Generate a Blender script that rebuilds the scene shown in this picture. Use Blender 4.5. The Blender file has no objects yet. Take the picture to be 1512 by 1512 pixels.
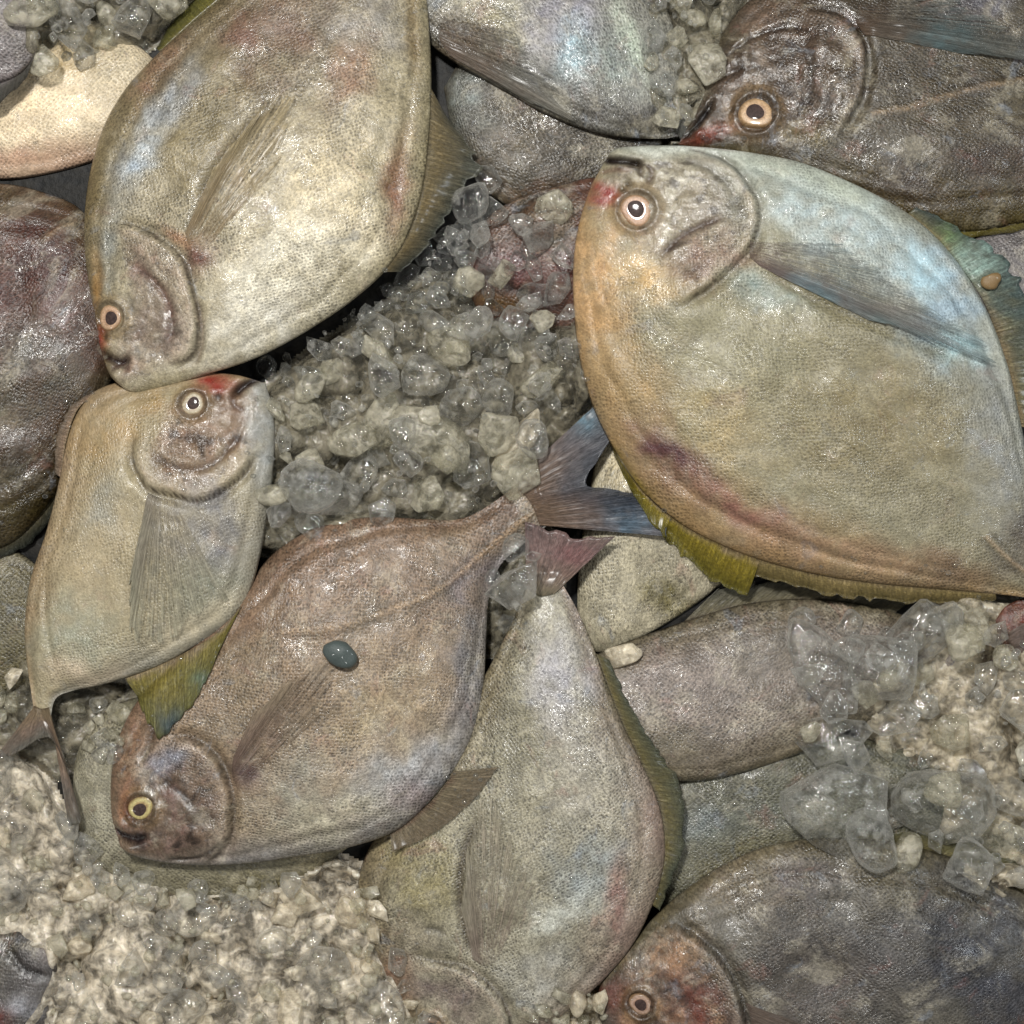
import bpy, math, random
import numpy as np

# ------------------------------------------------------------------ units
S = 0.0004            # metres for one pixel of the photograph at table height
HC = 2600.0           # camera height above the tray, in those pixel units
CX = CY = 756.0
scene = bpy.context.scene
col = scene.collection

# ------------------------------------------------------------------ camera
cam_data = bpy.data.cameras.new('camera')
cam = bpy.data.objects.new('camera', cam_data)
col.objects.link(cam)
cam.location = (0, 0, HC * S)
cam_data.sensor_width = 36.0
cam_data.lens = 36.0 * HC / 1512.0
cam_data.clip_start = 0.02
cam_data.clip_end = 50
scene.camera = cam

# ------------------------------------------------------------------ light
world = bpy.data.worlds.new('World')
scene.world = world
world.use_nodes = True
bg = world.node_tree.nodes['Background']
bg.inputs[0].default_value = (0.95, 0.97, 1.0, 1)
bg.inputs[1].default_value = 0.105

def area(name, loc, size, power, color):
    l = bpy.data.lights.new(name, 'AREA')
    l.shape = 'DISK'; l.size = size; l.energy = power; l.color = color
    o = bpy.data.objects.new(name, l)
    o.location = loc
    d = -np.array(loc, float)
    from mathutils import Vector
    o.rotation_euler = Vector(d).to_track_quat('-Z', 'Y').to_euler()
    col.objects.link(o)
    return o
area('market_lamp', (-0.24, 0.52, 1.42), 0.16, 25.5, (1.0, 0.985, 0.95))
area('cool_fill', (1.1, 0.25, 1.1), 0.16, 6.0, (0.90, 0.96, 1.0))  # added cool fill from the right, not a known source
area('left_glint_fill', (-1.0, -0.5, 1.2), 0.10, 2.6, (1.0, 0.96, 0.90))  # added weak light, there only for glints
area('front_glint_fill', (0.45, -0.9, 1.5), 0.10, 3.0, (1.0, 0.98, 0.95))  # another added light, giving glints on wet skin and ice

scene.view_settings.view_transform = 'Standard'
scene.view_settings.look = 'None'
scene.view_settings.exposure = 0.0
scene.view_settings.gamma = 1.0
scene.render.engine = 'CYCLES'
scene.cycles.max_bounces = 9
scene.cycles.transparent_max_bounces = 40
scene.cycles.transmission_bounces = 8
scene.cycles.caustics_reflective = False
scene.cycles.caustics_refractive = True
scene.cycles.blur_glossy = 1.0
scene.cycles.sample_clamp_indirect = 4.0

rng = np.random.default_rng(7)
random.seed(7)

# ------------------------------------------------------------------ helpers
def lin(c):
    c = np.asarray(c, float) / 255.0
    g = c @ np.array([0.3, 0.59, 0.11]); c = g + (c - g) * 1.05
    return np.where(c <= 0.04045, c / 12.92, ((c + 0.055) / 1.055) ** 2.4)

def unproject(x, y, z):
    """photo pixel + height (pixel units) -> world metres"""
    k = 1.0 - z / HC
    return np.stack([(x - CX) * k * S, (CY - y) * k * S, z * S], -1)

def vnoise(x, y, seed=0):
    xi = np.floor(x).astype(np.int64); yi = np.floor(y).astype(np.int64)
    fx = x - xi; fy = y - yi
    fx = fx * fx * (3 - 2 * fx); fy = fy * fy * (3 - 2 * fy)
    def h(a, b):
        n = (a * 374761393 + b * 668265263 + seed * 1442695041) & 0xFFFFFFFF
        n = ((n ^ (n >> 13)) * 1274126177) & 0xFFFFFFFF
        return ((n ^ (n >> 16)) & 0xFFFF) / 65535.0
    a = h(xi, yi); b = h(xi + 1, yi); c = h(xi, yi + 1); d = h(xi + 1, yi + 1)
    return (a + (b - a) * fx) * (1 - fy) + (c + (d - c) * fx) * fy

def fbm(x, y, scale, oct=4, seed=0):
    r = 0; amp = 1; tot = 0
    x = x / scale; y = y / scale
    for i in range(oct):
        r = r + amp * vnoise(x, y, seed + i * 17); tot += amp
        amp *= 0.55; x = x * 2.03 + 11.3; y = y * 2.03 + 5.7
    return r / tot

def resample(pts, n, tens=True):
    """Catmull-Rom through pts, resampled to n points by arc length"""
    p = np.asarray(pts, float)
    if len(p) > 2:
        q = np.vstack([2 * p[0] - p[1], p, 2 * p[-1] - p[-2]])
        out = []
        for i in range(1, len(q) - 2):
            t = np.linspace(0, 1, 16, endpoint=False)[:, None]
            a, b, c, d = q[i - 1], q[i], q[i + 1], q[i + 2]
            out.append(0.5 * (2 * b + (c - a) * t + (2 * a - 5 * b + 4 * c - d) * t ** 2 + (3 * b - a - 3 * c + d) * t ** 3))
        p = np.vstack(out + [p[-1:]])
    L = np.concatenate([[0], np.cumsum(np.linalg.norm(np.diff(p, axis=0), axis=1))])
    u = np.linspace(0, L[-1], n)
    return np.stack([np.interp(u, L, p[:, 0]), np.interp(u, L, p[:, 1])], -1)

def polydist(x, y, poly):
    """distance, signed side and arc fraction (0..1) to a polyline"""
    p = resample(poly, 40) if len(poly) > 2 else np.asarray(poly, float)
    best = np.full(x.shape, 1e9); side = np.zeros(x.shape); frac = np.zeros(x.shape)
    n = len(p) - 1
    for i in range(n):
        a = p[i]; d = p[i + 1] - a; l2 = (d ** 2).sum() + 1e-9
        tr = ((x - a[0]) * d[0] + (y - a[1]) * d[1]) / l2
        t = np.clip(tr, 0, 1)
        dx = x - a[0] - t * d[0]; dy = y - a[1] - t * d[1]
        dd = np.hypot(dx, dy); m = dd < best
        best = np.where(m, dd, best)
        side = np.where(m, np.sign(d[0] * dy - d[1] * dx), side)
        frac = np.where(m, (i + tr) / n, frac)
    return best, side, frac

def mesh_from(name, verts, faces, smooth=True):
    me = bpy.data.meshes.new(name)
    faces = np.asarray(faces, np.int32)
    me.vertices.add(len(verts)); me.vertices.foreach_set('co', np.asarray(verts, np.float32).ravel())
    k = faces.shape[1]
    me.loops.add(faces.size); me.loops.foreach_set('vertex_index', faces.ravel())
    me.polygons.add(len(faces))
    me.polygons.foreach_set('loop_start', np.arange(0, faces.size, k, dtype=np.int32))
    me.update(calc_edges=True)
    if smooth:
        me.polygons.foreach_set('use_smooth', np.ones(len(faces), bool))
    me.validate()
    return me

def add_attr(me, name, typ, data):
    a = me.attributes.new(name, typ, 'POINT')
    key = 'color' if typ == 'FLOAT_COLOR' else ('vector' if typ == 'FLOAT_VECTOR' else 'value')
    a.data.foreach_set(key, np.asarray(data, np.float32).ravel())

def link(name, me, mat, parent=None, loc=None):
    o = bpy.data.objects.new(name, me)
    col.objects.link(o)
    if mat: me.materials.append(mat) if len(me.materials) == 0 else None
    if parent is not None: o.parent = parent
    if loc is not None: o.location = loc
    return o

def tag(o, label, cat=None, group=None, kind=None):
    o['label'] = label
    if cat: o['category'] = cat
    if group: o['group'] = group
    if kind: o['kind'] = kind
    return o

# ------------------------------------------------------------------ materials
class NT:
    def __init__(self, name):
        self.m = bpy.data.materials.new(name); self.m.use_nodes = True
        self.t = self.m.node_tree; self.t.nodes.clear()
        self.out = self.n('ShaderNodeOutputMaterial')
    def n(self, typ, **kw):
        nd = self.t.nodes.new(typ)
        for k, v in kw.items(): setattr(nd, k, v)
        return nd
    def set(self, sock, v):
        if isinstance(v, bpy.types.NodeSocket): self.t.links.new(v, sock)
        elif v is not None: sock.default_value = v
    def math(self, op, a, b=0.0, c=None, clamp=False):
        nd = self.n('ShaderNodeMath', operation=op, use_clamp=clamp)
        self.set(nd.inputs[0], a); self.set(nd.inputs[1], b)
        if c is not None: self.set(nd.inputs[2], c)
        return nd.outputs[0]
    def noise(self, vec, scale, detail=3, rough=0.55, dist=0.0):
        nd = self.n('ShaderNodeTexNoise')
        self.set(nd.inputs['Vector'], vec); nd.inputs['Scale'].default_value = scale
        nd.inputs['Detail'].default_value = detail; nd.inputs['Roughness'].default_value = rough
        nd.inputs['Distortion'].default_value = dist
        return nd.outputs['Fac']
    def ramp(self, v, lo, hi, a=0.0, b=1.0):
        nd = self.n('ShaderNodeMapRange'); nd.interpolation_type = 'SMOOTHSTEP'
        self.set(nd.inputs[0], v)
        for i, q in enumerate((lo, hi, a, b)): self.set(nd.inputs[i + 1], q)
        return nd.outputs[0]
    def mix(self, f, a, b, mode='MIX'):
        nd = self.n('ShaderNodeMix', data_type='RGBA', blend_type=mode)
        self.set(nd.inputs[0], f)
        for s, v in ((nd.inputs[6], a), (nd.inputs[7], b)):
            if isinstance(v, bpy.types.NodeSocket): self.t.links.new(v, s)
            else: s.default_value = (*v[:3], 1)
        return nd.outputs[2]
    def attr(self, name, out='Fac'):
        nd = self.n('ShaderNodeAttribute', attribute_name=name)
        return nd.outputs[out]

def skin_material():
    k = NT('wet_fish_skin')
    uv = k.attr('suv', 'Vector')
    tint = k.attr('tint', 'Color')
    head = k.attr('head')
    shine = k.attr('shine')
    oi = k.n('ShaderNodeObjectInfo')
    off = k.n('ShaderNodeVectorMath', operation='ADD')
    k.t.links.new(uv, off.inputs[0])
    sc = k.n('ShaderNodeVectorMath', operation='SCALE'); sc.inputs[0].default_value = (917, 533, 0)
    k.t.links.new(oi.outputs['Random'], sc.inputs['Scale'])
    k.t.links.new(sc.outputs[0], off.inputs[1])
    v = off.outputs[0]
    # scale lattice (rows of tiny scales, about 7 px)
    wob = k.n('ShaderNodeTexNoise'); k.set(wob.inputs['Vector'], v)
    wob.inputs['Scale'].default_value = 0.018; wob.inputs['Detail'].default_value = 2
    w1 = k.n('ShaderNodeVectorMath', operation='SCALE'); k.t.links.new(wob.outputs['Color'], w1.inputs[0]); w1.inputs['Scale'].default_value = 13
    wv = k.n('ShaderNodeVectorMath', operation='ADD'); k.t.links.new(v, wv.inputs[0]); k.t.links.new(w1.outputs[0], wv.inputs[1])
    rot = k.n('ShaderNodeVectorRotate', rotation_type='Z_AXIS'); rot.inputs['Angle'].default_value = math.radians(42)
    k.t.links.new(wv.outputs[0], rot.inputs['Vector'])
    vor = k.n('ShaderNodeTexVoronoi', voronoi_dimensions='2D', feature='F1'); vor.inputs['Scale'].default_value = 1 / 4.6; vor.inputs['Randomness'].default_value = 0.6
    k.t.links.new(rot.outputs[0], vor.inputs['Vector'])
    lat = k.ramp(vor.outputs['Distance'], 0.12, 0.52, 1.0, -1.0)      # dark pore in each scale
    cell = k.n('ShaderNodeSeparateColor'); k.t.links.new(vor.outputs['Color'], cell.inputs[0])
    smask = k.math('MULTIPLY', k.ramp(k.noise(v, 0.011, 2), 0.36, 0.6, 0.3, 1.0), k.math('SUBTRACT', 1.0, head, clamp=True))
    latm = k.math('MULTIPLY', lat, smask)
    # mottling
    st = k.n('ShaderNodeVectorMath', operation='MULTIPLY'); k.t.links.new(v, st.inputs[0]); st.inputs[1].default_value = (0.35, 1.0, 1.0)
    big = k.noise(v, 0.009, 5, 0.65, 0.6)
    mid = k.noise(v, 0.04, 5, 0.68, 0.5)
    fine = k.noise(v, 0.22, 3, 0.75)
    grain = k.noise(v, 0.55, 2, 0.7)
    gr = k.attr('grain')
    c = tint
    c = k.mix(k.math('MULTIPLY', gr, k.ramp(big, 0.48, 0.68, 0, 0.34)), c, lin((100, 94, 74)))
    c = k.mix(k.math('MULTIPLY', gr, k.ramp(k.noise(v, 0.014, 4, 0.72, 1.0), 0.52, 0.68, 0, 0.34)), c, lin((182, 174, 154)))
    c = k.mix(k.math('MULTIPLY', gr, k.ramp(k.noise(v, 0.017, 4, 0.7, 0.8), 0.58, 0.74, 0, 0.4)), c, lin((136, 98, 88)))
    c = k.mix(k.math('MULTIPLY', gr, k.ramp(k.noise(v, 0.021, 4, 0.7, 0.8), 0.60, 0.72, 0, 0.4)), c, lin((134, 142, 152)))
    lum = k.math('MULTIPLY', k.ramp(mid, 0.3, 0.7, 0.68, 1.25), k.ramp(fine, 0.34, 0.66, 0.68, 1.24))
    lum = k.math('MULTIPLY', lum, k.ramp(grain, 0.3, 0.7, 0.82, 1.16))
    dots = k.math('MULTIPLY', k.ramp(lat, -0.4, 0.8), k.math('MULTIPLY', smask, k.ramp(cell.outputs[0], 0.1, 0.8, 0.3, 1.2)))
    # dark pepper spots gathered in clouds
    pep = k.math('MULTIPLY', k.ramp(k.noise(v, 0.15, 2, 0.6), 0.54, 0.64), k.ramp(k.noise(v, 0.02, 3), 0.42, 0.6))
    lum = k.math('MULTIPLY', lum, k.math('MULTIPLY_ADD', pep, -0.45, 1.0))
    lum = k.math('MULTIPLY_ADD', k.math('SUBTRACT', lum, 0.9), gr, 0.79)
    lum = k.math('MULTIPLY', lum, k.math('MULTIPLY_ADD', dots, k.ramp(gr, 0.3, 1.0, -0.3, -0.52), 1.12))
    cm = k.n('ShaderNodeVectorMath', operation='SCALE'); k.t.links.new(c, cm.inputs[0]); k.t.links.new(lum, cm.inputs['Scale'])
    # bump
    h = k.math('ADD', k.math('MULTIPLY', latm, -0.3), k.math('MULTIPLY', fine, 0.8))
    h = k.math('ADD', h, k.math('MULTIPLY', grain, 0.3))
    h = k.math('ADD', h, k.math('MULTIPLY', mid, 2.6))
    bump = k.n('ShaderNodeBump'); bump.inputs['Strength'].default_value = 0.9; bump.inputs['Distance'].default_value = 1.1 * S
    k.t.links.new(h, bump.inputs['Height'])
    cb = k.n('ShaderNodeBump'); cb.inputs['Strength'].default_value = 1.0; cb.inputs['Distance'].default_value = 1.5 * S
    k.t.links.new(k.math('ADD', k.noise(v, 0.10, 3, 0.6), k.math('MULTIPLY', mid, 1.6)), cb.inputs['Height'])
    b = k.n('ShaderNodeBsdfPrincipled')
    k.t.links.new(cm.outputs[0], b.inputs['Base Color'])
    rough = k.math('SUBTRACT', k.ramp(k.noise(v, 0.03, 4, 0.6), 0.35, 0.65, 0.24, 0.46), k.math('MULTIPLY', shine, 0.16))
    k.set(b.inputs['Roughness'], rough)
    b.inputs['Specular IOR Level'].default_value = 0.5
    k.set(b.inputs['Coat Weight'], k.math('ADD', k.math('MULTIPLY', shine, 0.7), k.ramp(k.noise(v, 0.016, 4, 0.7, 0.6), 0.5, 0.62, 0.0, 0.9)))
    b.inputs['Coat Roughness'].default_value = 0.09
    b.inputs['Coat IOR'].default_value = 1.33
    k.t.links.new(bump.outputs[0], b.inputs['Normal']); k.t.links.new(cb.outputs[0], b.inputs['Coat Normal'])
    k.t.links.new(b.outputs[0], k.out.inputs[0])
    return k.m

def fin_material():
    k = NT('wet_fin_membrane')
    uv = k.attr('suv', 'Vector'); tint = k.attr('tint', 'Color')
    sx = k.n('ShaderNodeSeparateXYZ'); k.t.links.new(uv, sx.inputs[0])
    jit = k.noise(uv, 0.03, 2)
    sv = k.n('ShaderNodeVectorMath', operation='MULTIPLY'); k.t.links.new(uv, sv.inputs[0]); sv.inputs[1].default_value = (1.0, 0.09, 1.0)
    ray = k.ramp(k.noise(sv.outputs[0], 0.26, 4, 0.7, 0.15), 0.3, 0.7, -1.0, 1.0)
    fine = k.noise(uv, 0.22, 3, 0.7)
    lum = k.math('MULTIPLY', k.math('MULTIPLY_ADD', ray, 0.26, 0.97), k.ramp(fine, 0.3, 0.7, 0.65, 1.3))
    cm = k.n('ShaderNodeVectorMath', operation='SCALE'); k.t.links.new(tint, cm.inputs[0]); k.t.links.new(lum, cm.inputs['Scale'])
    bump = k.n('ShaderNodeBump'); bump.inputs['Strength'].default_value = 0.8; bump.inputs['Distance'].default_value = 1.2 * S
    k.t.links.new(k.math('ADD', ray, k.math('MULTIPLY', fine, 0.8)), bump.inputs['Height'])
    b = k.n('ShaderNodeBsdfPrincipled')
    k.t.links.new(cm.outputs[0], b.inputs['Base Color'])
    b.inputs['Roughness'].default_value = 0.36
    b.inputs['Coat Weight'].default_value = 0.22; b.inputs['Coat Roughness'].default_value = 0.2
    b.inputs['Transmission Weight'].default_value = 0.0
    k.t.links.new(bump.outputs[0], b.inputs['Normal'])
    tr = k.n('ShaderNodeBsdfTranslucent'); k.t.links.new(cm.outputs[0], tr.inputs[0])
    mx = k.n('ShaderNodeMixShader'); mx.inputs[0].default_value = 0.18
    k.t.links.new(b.outputs[0], mx.inputs[1]); k.t.links.new(tr.outputs[0], mx.inputs[2])
    tp = k.n('ShaderNodeBsdfTransparent')
    m2 = k.n('ShaderNodeMixShader')
    al = k.math('MULTIPLY', k.attr('thin'), k.ramp(k.math('ADD', k.math('MULTIPLY', fine, 0.6), k.math('MULTIPLY', ray, -0.12)), 0.15, 0.5, 0.55, 1.25), clamp=True)
    k.t.links.new(al, m2.inputs[0])
    k.t.links.new(mx.outputs[0], m2.inputs[1]); k.t.links.new(tp.outputs[0], m2.inputs[2])
    k.t.links.new(m2.outputs[0], k.out.inputs[0])
    return k.m

def eye_material():
    k = NT('fish_eye_iris')
    tint = k.attr('tint', 'Color')
    tc = k.n('ShaderNodeTexCoord')
    n = k.noise(tc.outputs['Object'], 900, 4, 0.7)
    cm = k.n('ShaderNodeVectorMath', operation='SCALE'); k.t.links.new(tint, cm.inputs[0]); k.t.links.new(k.ramp(n, 0.3, 0.7, 0.66, 1.2), cm.inputs['Scale'])
    b = k.n('ShaderNodeBsdfPrincipled'); k.t.links.new(cm.outputs[0], b.inputs['Base Color'])
    b.inputs['Roughness'].default_value = 0.35; b.inputs['Coat Weight'].default_value = 0.5; b.inputs['Coat Roughness'].default_value = 0.1
    bump = k.n('ShaderNodeBump'); bump.inputs['Strength'].default_value = 0.5; bump.inputs['Distance'].default_value = 0.0005
    k.t.links.new(n, bump.inputs['Height']); k.t.links.new(bump.outputs[0], b.inputs['Normal'])
    k.t.links.new(b.outputs[0], k.out.inputs[0])
    return k.m

def plain_material(name, rgb, rough=0.3, var=0.25, scale=900, coat=0.4):
    k = NT(name)
    tc = k.n('ShaderNodeTexCoord')
    n = k.noise(tc.outputs['Object'], scale, 4, 0.65)
    c = k.mix(k.ramp(n, 0.3, 0.7), lin(rgb) * (1 - var), np.clip(lin(rgb) * (1 + var), 0, 1))
    b = k.n('ShaderNodeBsdfPrincipled'); k.t.links.new(c, b.inputs['Base Color'])
    b.inputs['Roughness'].default_value = rough; b.inputs['Coat Weight'].default_value = coat; b.inputs['Specular IOR Level'].default_value = coat
    b.inputs['Coat Roughness'].default_value = 0.06
    bump = k.n('ShaderNodeBump'); bump.inputs['Strength'].default_value = 0.3; bump.inputs['Distance'].default_value = 0.0004
    k.t.links.new(n, bump.inputs['Height']); k.t.links.new(bump.outputs[0], b.inputs['Normal'])
    k.t.links.new(b.outputs[0], k.out.inputs[0])
    return k.m

def ice_material(name, tint, cloud_lo, cloud_hi, cloud_rgb, rough=0.06, clear=0.5, sss=0.5, relief=1.0):
    """clear ice with cloudy cores and a wet skin; light passes straight through part of it"""
    k = NT(name)
    geo = k.n('ShaderNodeNewGeometry')
    p = geo.outputs['Position']
    n1 = k.noise(p, 60, 3, 0.55, 0.6)
    n2 = k.noise(p, 210, 3, 0.6, 0.5)
    n3 = k.noise(p, 800, 2, 0.6)
    bump = k.n('ShaderNodeBump'); bump.inputs['Strength'].default_value = 0.7; bump.inputs['Distance'].default_value = 0.003 * relief
    hh = k.math('ADD', k.math('MULTIPLY', n1, 1.3), k.math('ADD', k.math('MULTIPLY', n2, 0.55), k.math('MULTIPLY', n3, 0.12)))
    k.t.links.new(hh, bump.inputs['Height'])
    b = k.n('ShaderNodeBsdfPrincipled')
    b.inputs['Base Color'].default_value = (*lin(tint), 1)
    b.inputs['Transmission Weight'].default_value = 1.0
    b.inputs['IOR'].default_value = 1.31
    k.set(b.inputs['Roughness'], k.ramp(n2, 0.4, 0.75, rough, rough + 0.10))
    k.t.links.new(bump.outputs[0], b.inputs['Normal'])
    tp = k.n('ShaderNodeBsdfTransparent'); tp.inputs[0].default_value = (*lin(tint), 1)
    cmx = k.n('ShaderNodeMixShader'); cmx.inputs[0].default_value = clear
    k.t.links.new(b.outputs[0], cmx.inputs[1]); k.t.links.new(tp.outputs[0], cmx.inputs[2])
    d = k.n('ShaderNodeBsdfPrincipled')
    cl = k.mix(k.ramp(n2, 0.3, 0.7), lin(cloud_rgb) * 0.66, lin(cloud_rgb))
    k.t.links.new(cl, d.inputs['Base Color'])
    d.inputs['Roughness'].default_value = 0.3
    d.inputs['Coat Weight'].default_value = 1.0; d.inputs['Coat Roughness'].default_value = 0.03; k.t.links.new(bump.outputs[0], d.inputs['Coat Normal'])
    if sss > 0:
        d.inputs['Subsurface Weight'].default_value = sss
        d.inputs['Subsurface Radius'].default_value = (1.0, 0.95, 0.85)
        d.inputs['Subsurface Scale'].default_value = 0.006
    k.t.links.new(bump.outputs[0], d.inputs['Normal'])
    mx = k.n('ShaderNodeMixShader')
    f = k.ramp(k.math('ADD', k.math('MULTIPLY', n1, 0.65), k.math('MULTIPLY', n2, 0.35)), 0.36, 0.64, cloud_lo, cloud_hi)
    k.t.links.new(f, mx.inputs[0])
    k.t.links.new(cmx.outputs[0], mx.inputs[1]); k.t.links.new(d.outputs[0], mx.inputs[2])
    k.t.links.new(mx.outputs[0], k.out.inputs[0])
    return k.m

def glass_ice(name, haze_rgb, haze, rim=0.6, bend=0.35):
    """clear melting ice: mostly see-through, bright rims painted in, sharp wet highlights"""
    k = NT(name)
    geo = k.n('ShaderNodeNewGeometry'); p = geo.outputs['Position']
    n1 = k.noise(p, 75, 3, 0.55, 0.8); n2 = k.noise(p, 260, 3, 0.6, 0.5); n3 = k.noise(p, 900, 2, 0.6)
    bump = k.n('ShaderNodeBump'); bump.inputs['Strength'].default_value = 0.8; bump.inputs['Distance'].default_value = 0.0018
    k.t.links.new(k.math('ADD', n1, k.math('ADD', k.math('MULTIPLY', n2, 0.45), k.math('MULTIPLY', n3, 0.08))), bump.inputs['Height'])
    N = bump.outputs[0]
    tp = k.n('ShaderNodeBsdfTransparent'); tp.inputs[0].default_value = (0.99, 0.995, 0.99, 1)
    rf = k.n('ShaderNodeBsdfRefraction'); rf.inputs['IOR'].default_value = 1.2; rf.inputs['Roughness'].default_value = 0.02; k.t.links.new(N, rf.inputs['Normal'])
    m1 = k.n('ShaderNodeMixShader'); m1.inputs[0].default_value = bend
    k.t.links.new(tp.outputs[0], m1.inputs[1]); k.t.links.new(rf.outputs[0], m1.inputs[2])
    # trapped air: pale scattering, plus a pale rim painted in for refracted light
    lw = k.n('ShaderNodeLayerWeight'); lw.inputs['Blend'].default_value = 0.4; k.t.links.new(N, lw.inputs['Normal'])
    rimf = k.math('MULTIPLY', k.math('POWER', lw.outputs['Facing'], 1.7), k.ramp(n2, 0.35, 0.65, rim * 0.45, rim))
    air_rim = k.math('MAXIMUM', rimf, k.ramp(k.math('ADD', k.math('MULTIPLY', n1, 0.5), k.math('MULTIPLY', n2, 0.5)), 0.46, 0.62, 0.0, haze), clamp=True)
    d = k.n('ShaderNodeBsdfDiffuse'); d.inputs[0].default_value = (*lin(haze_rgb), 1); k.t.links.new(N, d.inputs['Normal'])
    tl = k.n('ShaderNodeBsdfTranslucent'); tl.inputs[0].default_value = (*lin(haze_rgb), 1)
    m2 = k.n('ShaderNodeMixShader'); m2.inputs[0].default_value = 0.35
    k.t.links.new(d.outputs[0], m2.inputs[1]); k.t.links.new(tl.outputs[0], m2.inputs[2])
    m3 = k.n('ShaderNodeMixShader'); k.t.links.new(air_rim, m3.inputs[0])
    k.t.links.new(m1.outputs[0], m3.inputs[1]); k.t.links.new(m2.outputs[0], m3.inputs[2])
    gl = k.n('ShaderNodeBsdfGlossy'); gl.inputs['Roughness'].default_value = 0.035; k.t.links.new(N, gl.inputs['Normal'])
    fr = k.n('ShaderNodeFresnel'); fr.inputs['IOR'].default_value = 1.42; k.t.links.new(N, fr.inputs['Normal'])
    m4 = k.n('ShaderNodeMixShader'); k.t.links.new(k.math('MINIMUM', k.math('MULTIPLY', fr.outputs[0], 1.8), 0.34), m4.inputs[0])
    k.t.links.new(m3.outputs[0], m4.inputs[1]); k.t.links.new(gl.outputs[0], m4.inputs[2])
    k.t.links.new(m4.outputs[0], k.out.inputs[0])
    return k.m

def tray_material():
    k = NT('dark_wet_tray')
    geo = k.n('ShaderNodeNewGeometry')
    n = k.noise(geo.outputs['Position'], 120, 5, 0.6)
    c = k.mix(k.ramp(n, 0.3, 0.7), lin((14, 15, 16)), lin((34, 32, 28)))
    b = k.n('ShaderNodeBsdfPrincipled'); k.t.links.new(c, b.inputs['Base Color'])
    b.inputs['Roughness'].default_value = 0.5; b.inputs['Specular IOR Level'].default_value = 0.15
    bump = k.n('ShaderNodeBump'); bump.inputs['Strength'].default_value = 0.3; bump.inputs['Distance'].default_value = 0.003
    k.t.links.new(n, bump.inputs['Height']); k.t.links.new(bump.outputs[0], b.inputs['Normal'])
    k.t.links.new(b.outputs[0], k.out.inputs[0])
    return k.m

SKIN = skin_material(); FIN = fin_material()
EYE = eye_material()
IRIS = (200, 174, 140); IRIS_Y = (198, 184, 126)
PUPIL = plain_material('eye_pupil', (60, 48, 45), 0.5, 0.4, 700, 0.1)
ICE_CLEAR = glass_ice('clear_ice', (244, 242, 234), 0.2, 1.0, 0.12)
ICE_CLOUDY = ice_material('cloudy_ice', (254, 254, 250), 0.06, 0.6, (196, 190, 170), 0.0, 0.75, 0.5)
ICE_FROST = ice_material('frosty_ice', (254, 252, 246), 0.25, 0.9, (228, 216, 192), 0.0, 0.75, 0.5)
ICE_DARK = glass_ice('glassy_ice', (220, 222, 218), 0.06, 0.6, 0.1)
TRAY = tray_material()

# ------------------------------------------------------------------ height raster
G0, G1, GS = -700.0, 2250.0, 6.0
GN = int((G1 - G0) / GS) + 1
BODY_HF = np.zeros((GN, GN))
HF = np.zeros((GN, GN))                 # top of everything placed so far, pixel units
gx = G0 + np.arange(GN) * GS
GX, GY = np.meshgrid(gx, gx)            # [iy, ix]

def up(a, f=3):
    n, m = a.shape
    yi = np.linspace(0, n - 1, (n - 1) * f + 1); xi = np.linspace(0, m - 1, (m - 1) * f + 1)
    a = np.stack([np.interp(yi, np.arange(n), a[:, j]) for j in range(m)], 1)
    return np.stack([np.interp(xi, np.arange(m), a[i]) for i in range(len(yi))], 0)

def splat(X, Y, Z, mode):
    g = np.full((GN, GN), -1e9 if mode == 'max' else 1e9)
    ix = np.clip(np.round((X - G0) / GS).astype(int), 0, GN - 1).ravel()
    iy = np.clip(np.round((Y - G0) / GS).astype(int), 0, GN - 1).ravel()
    (np.maximum if mode == 'max' else np.minimum).at(g, (iy, ix), Z.ravel())
    return g

def sample(g, x, y):
    fx = np.clip((np.asarray(x) - G0) / GS, 0, GN - 2); fy = np.clip((np.asarray(y) - G0) / GS, 0, GN - 2)
    ix = fx.astype(int); iy = fy.astype(int); tx = fx - ix; ty = fy - iy
    return (g[iy, ix] * (1 - tx) + g[iy, ix + 1] * tx) * (1 - ty) + (g[iy + 1, ix] * (1 - tx) + g[iy + 1, ix + 1] * tx) * ty

def inpoly(x, y, poly):
    p = np.asarray(poly, float); r = np.zeros(np.shape(x), bool); j = len(p) - 1
    for i in range(len(p)):
        c = ((p[i, 1] > y) != (p[j, 1] > y)) & (x < (p[j, 0] - p[i, 0]) * (y - p[i, 1]) / (p[j, 1] - p[i, 1] + 1e-12) + p[i, 0])
        r ^= c; j = i
    return r

# ------------------------------------------------------------------ the tray
vs = np.array([(-700, -700), (2250, -700), (2250, 2250), (-700, 2250)], float)
tray = link('tray_floor', mesh_from('tray_floor', np.stack([(vs[:, 0] - CX) * S, (CY - vs[:, 1]) * S, np.full(4, -0.001)], -1), [(3, 2, 1, 0)], False), TRAY)
tag(tray, 'dark wet tray floor under the fish and ice', kind='structure')

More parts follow.
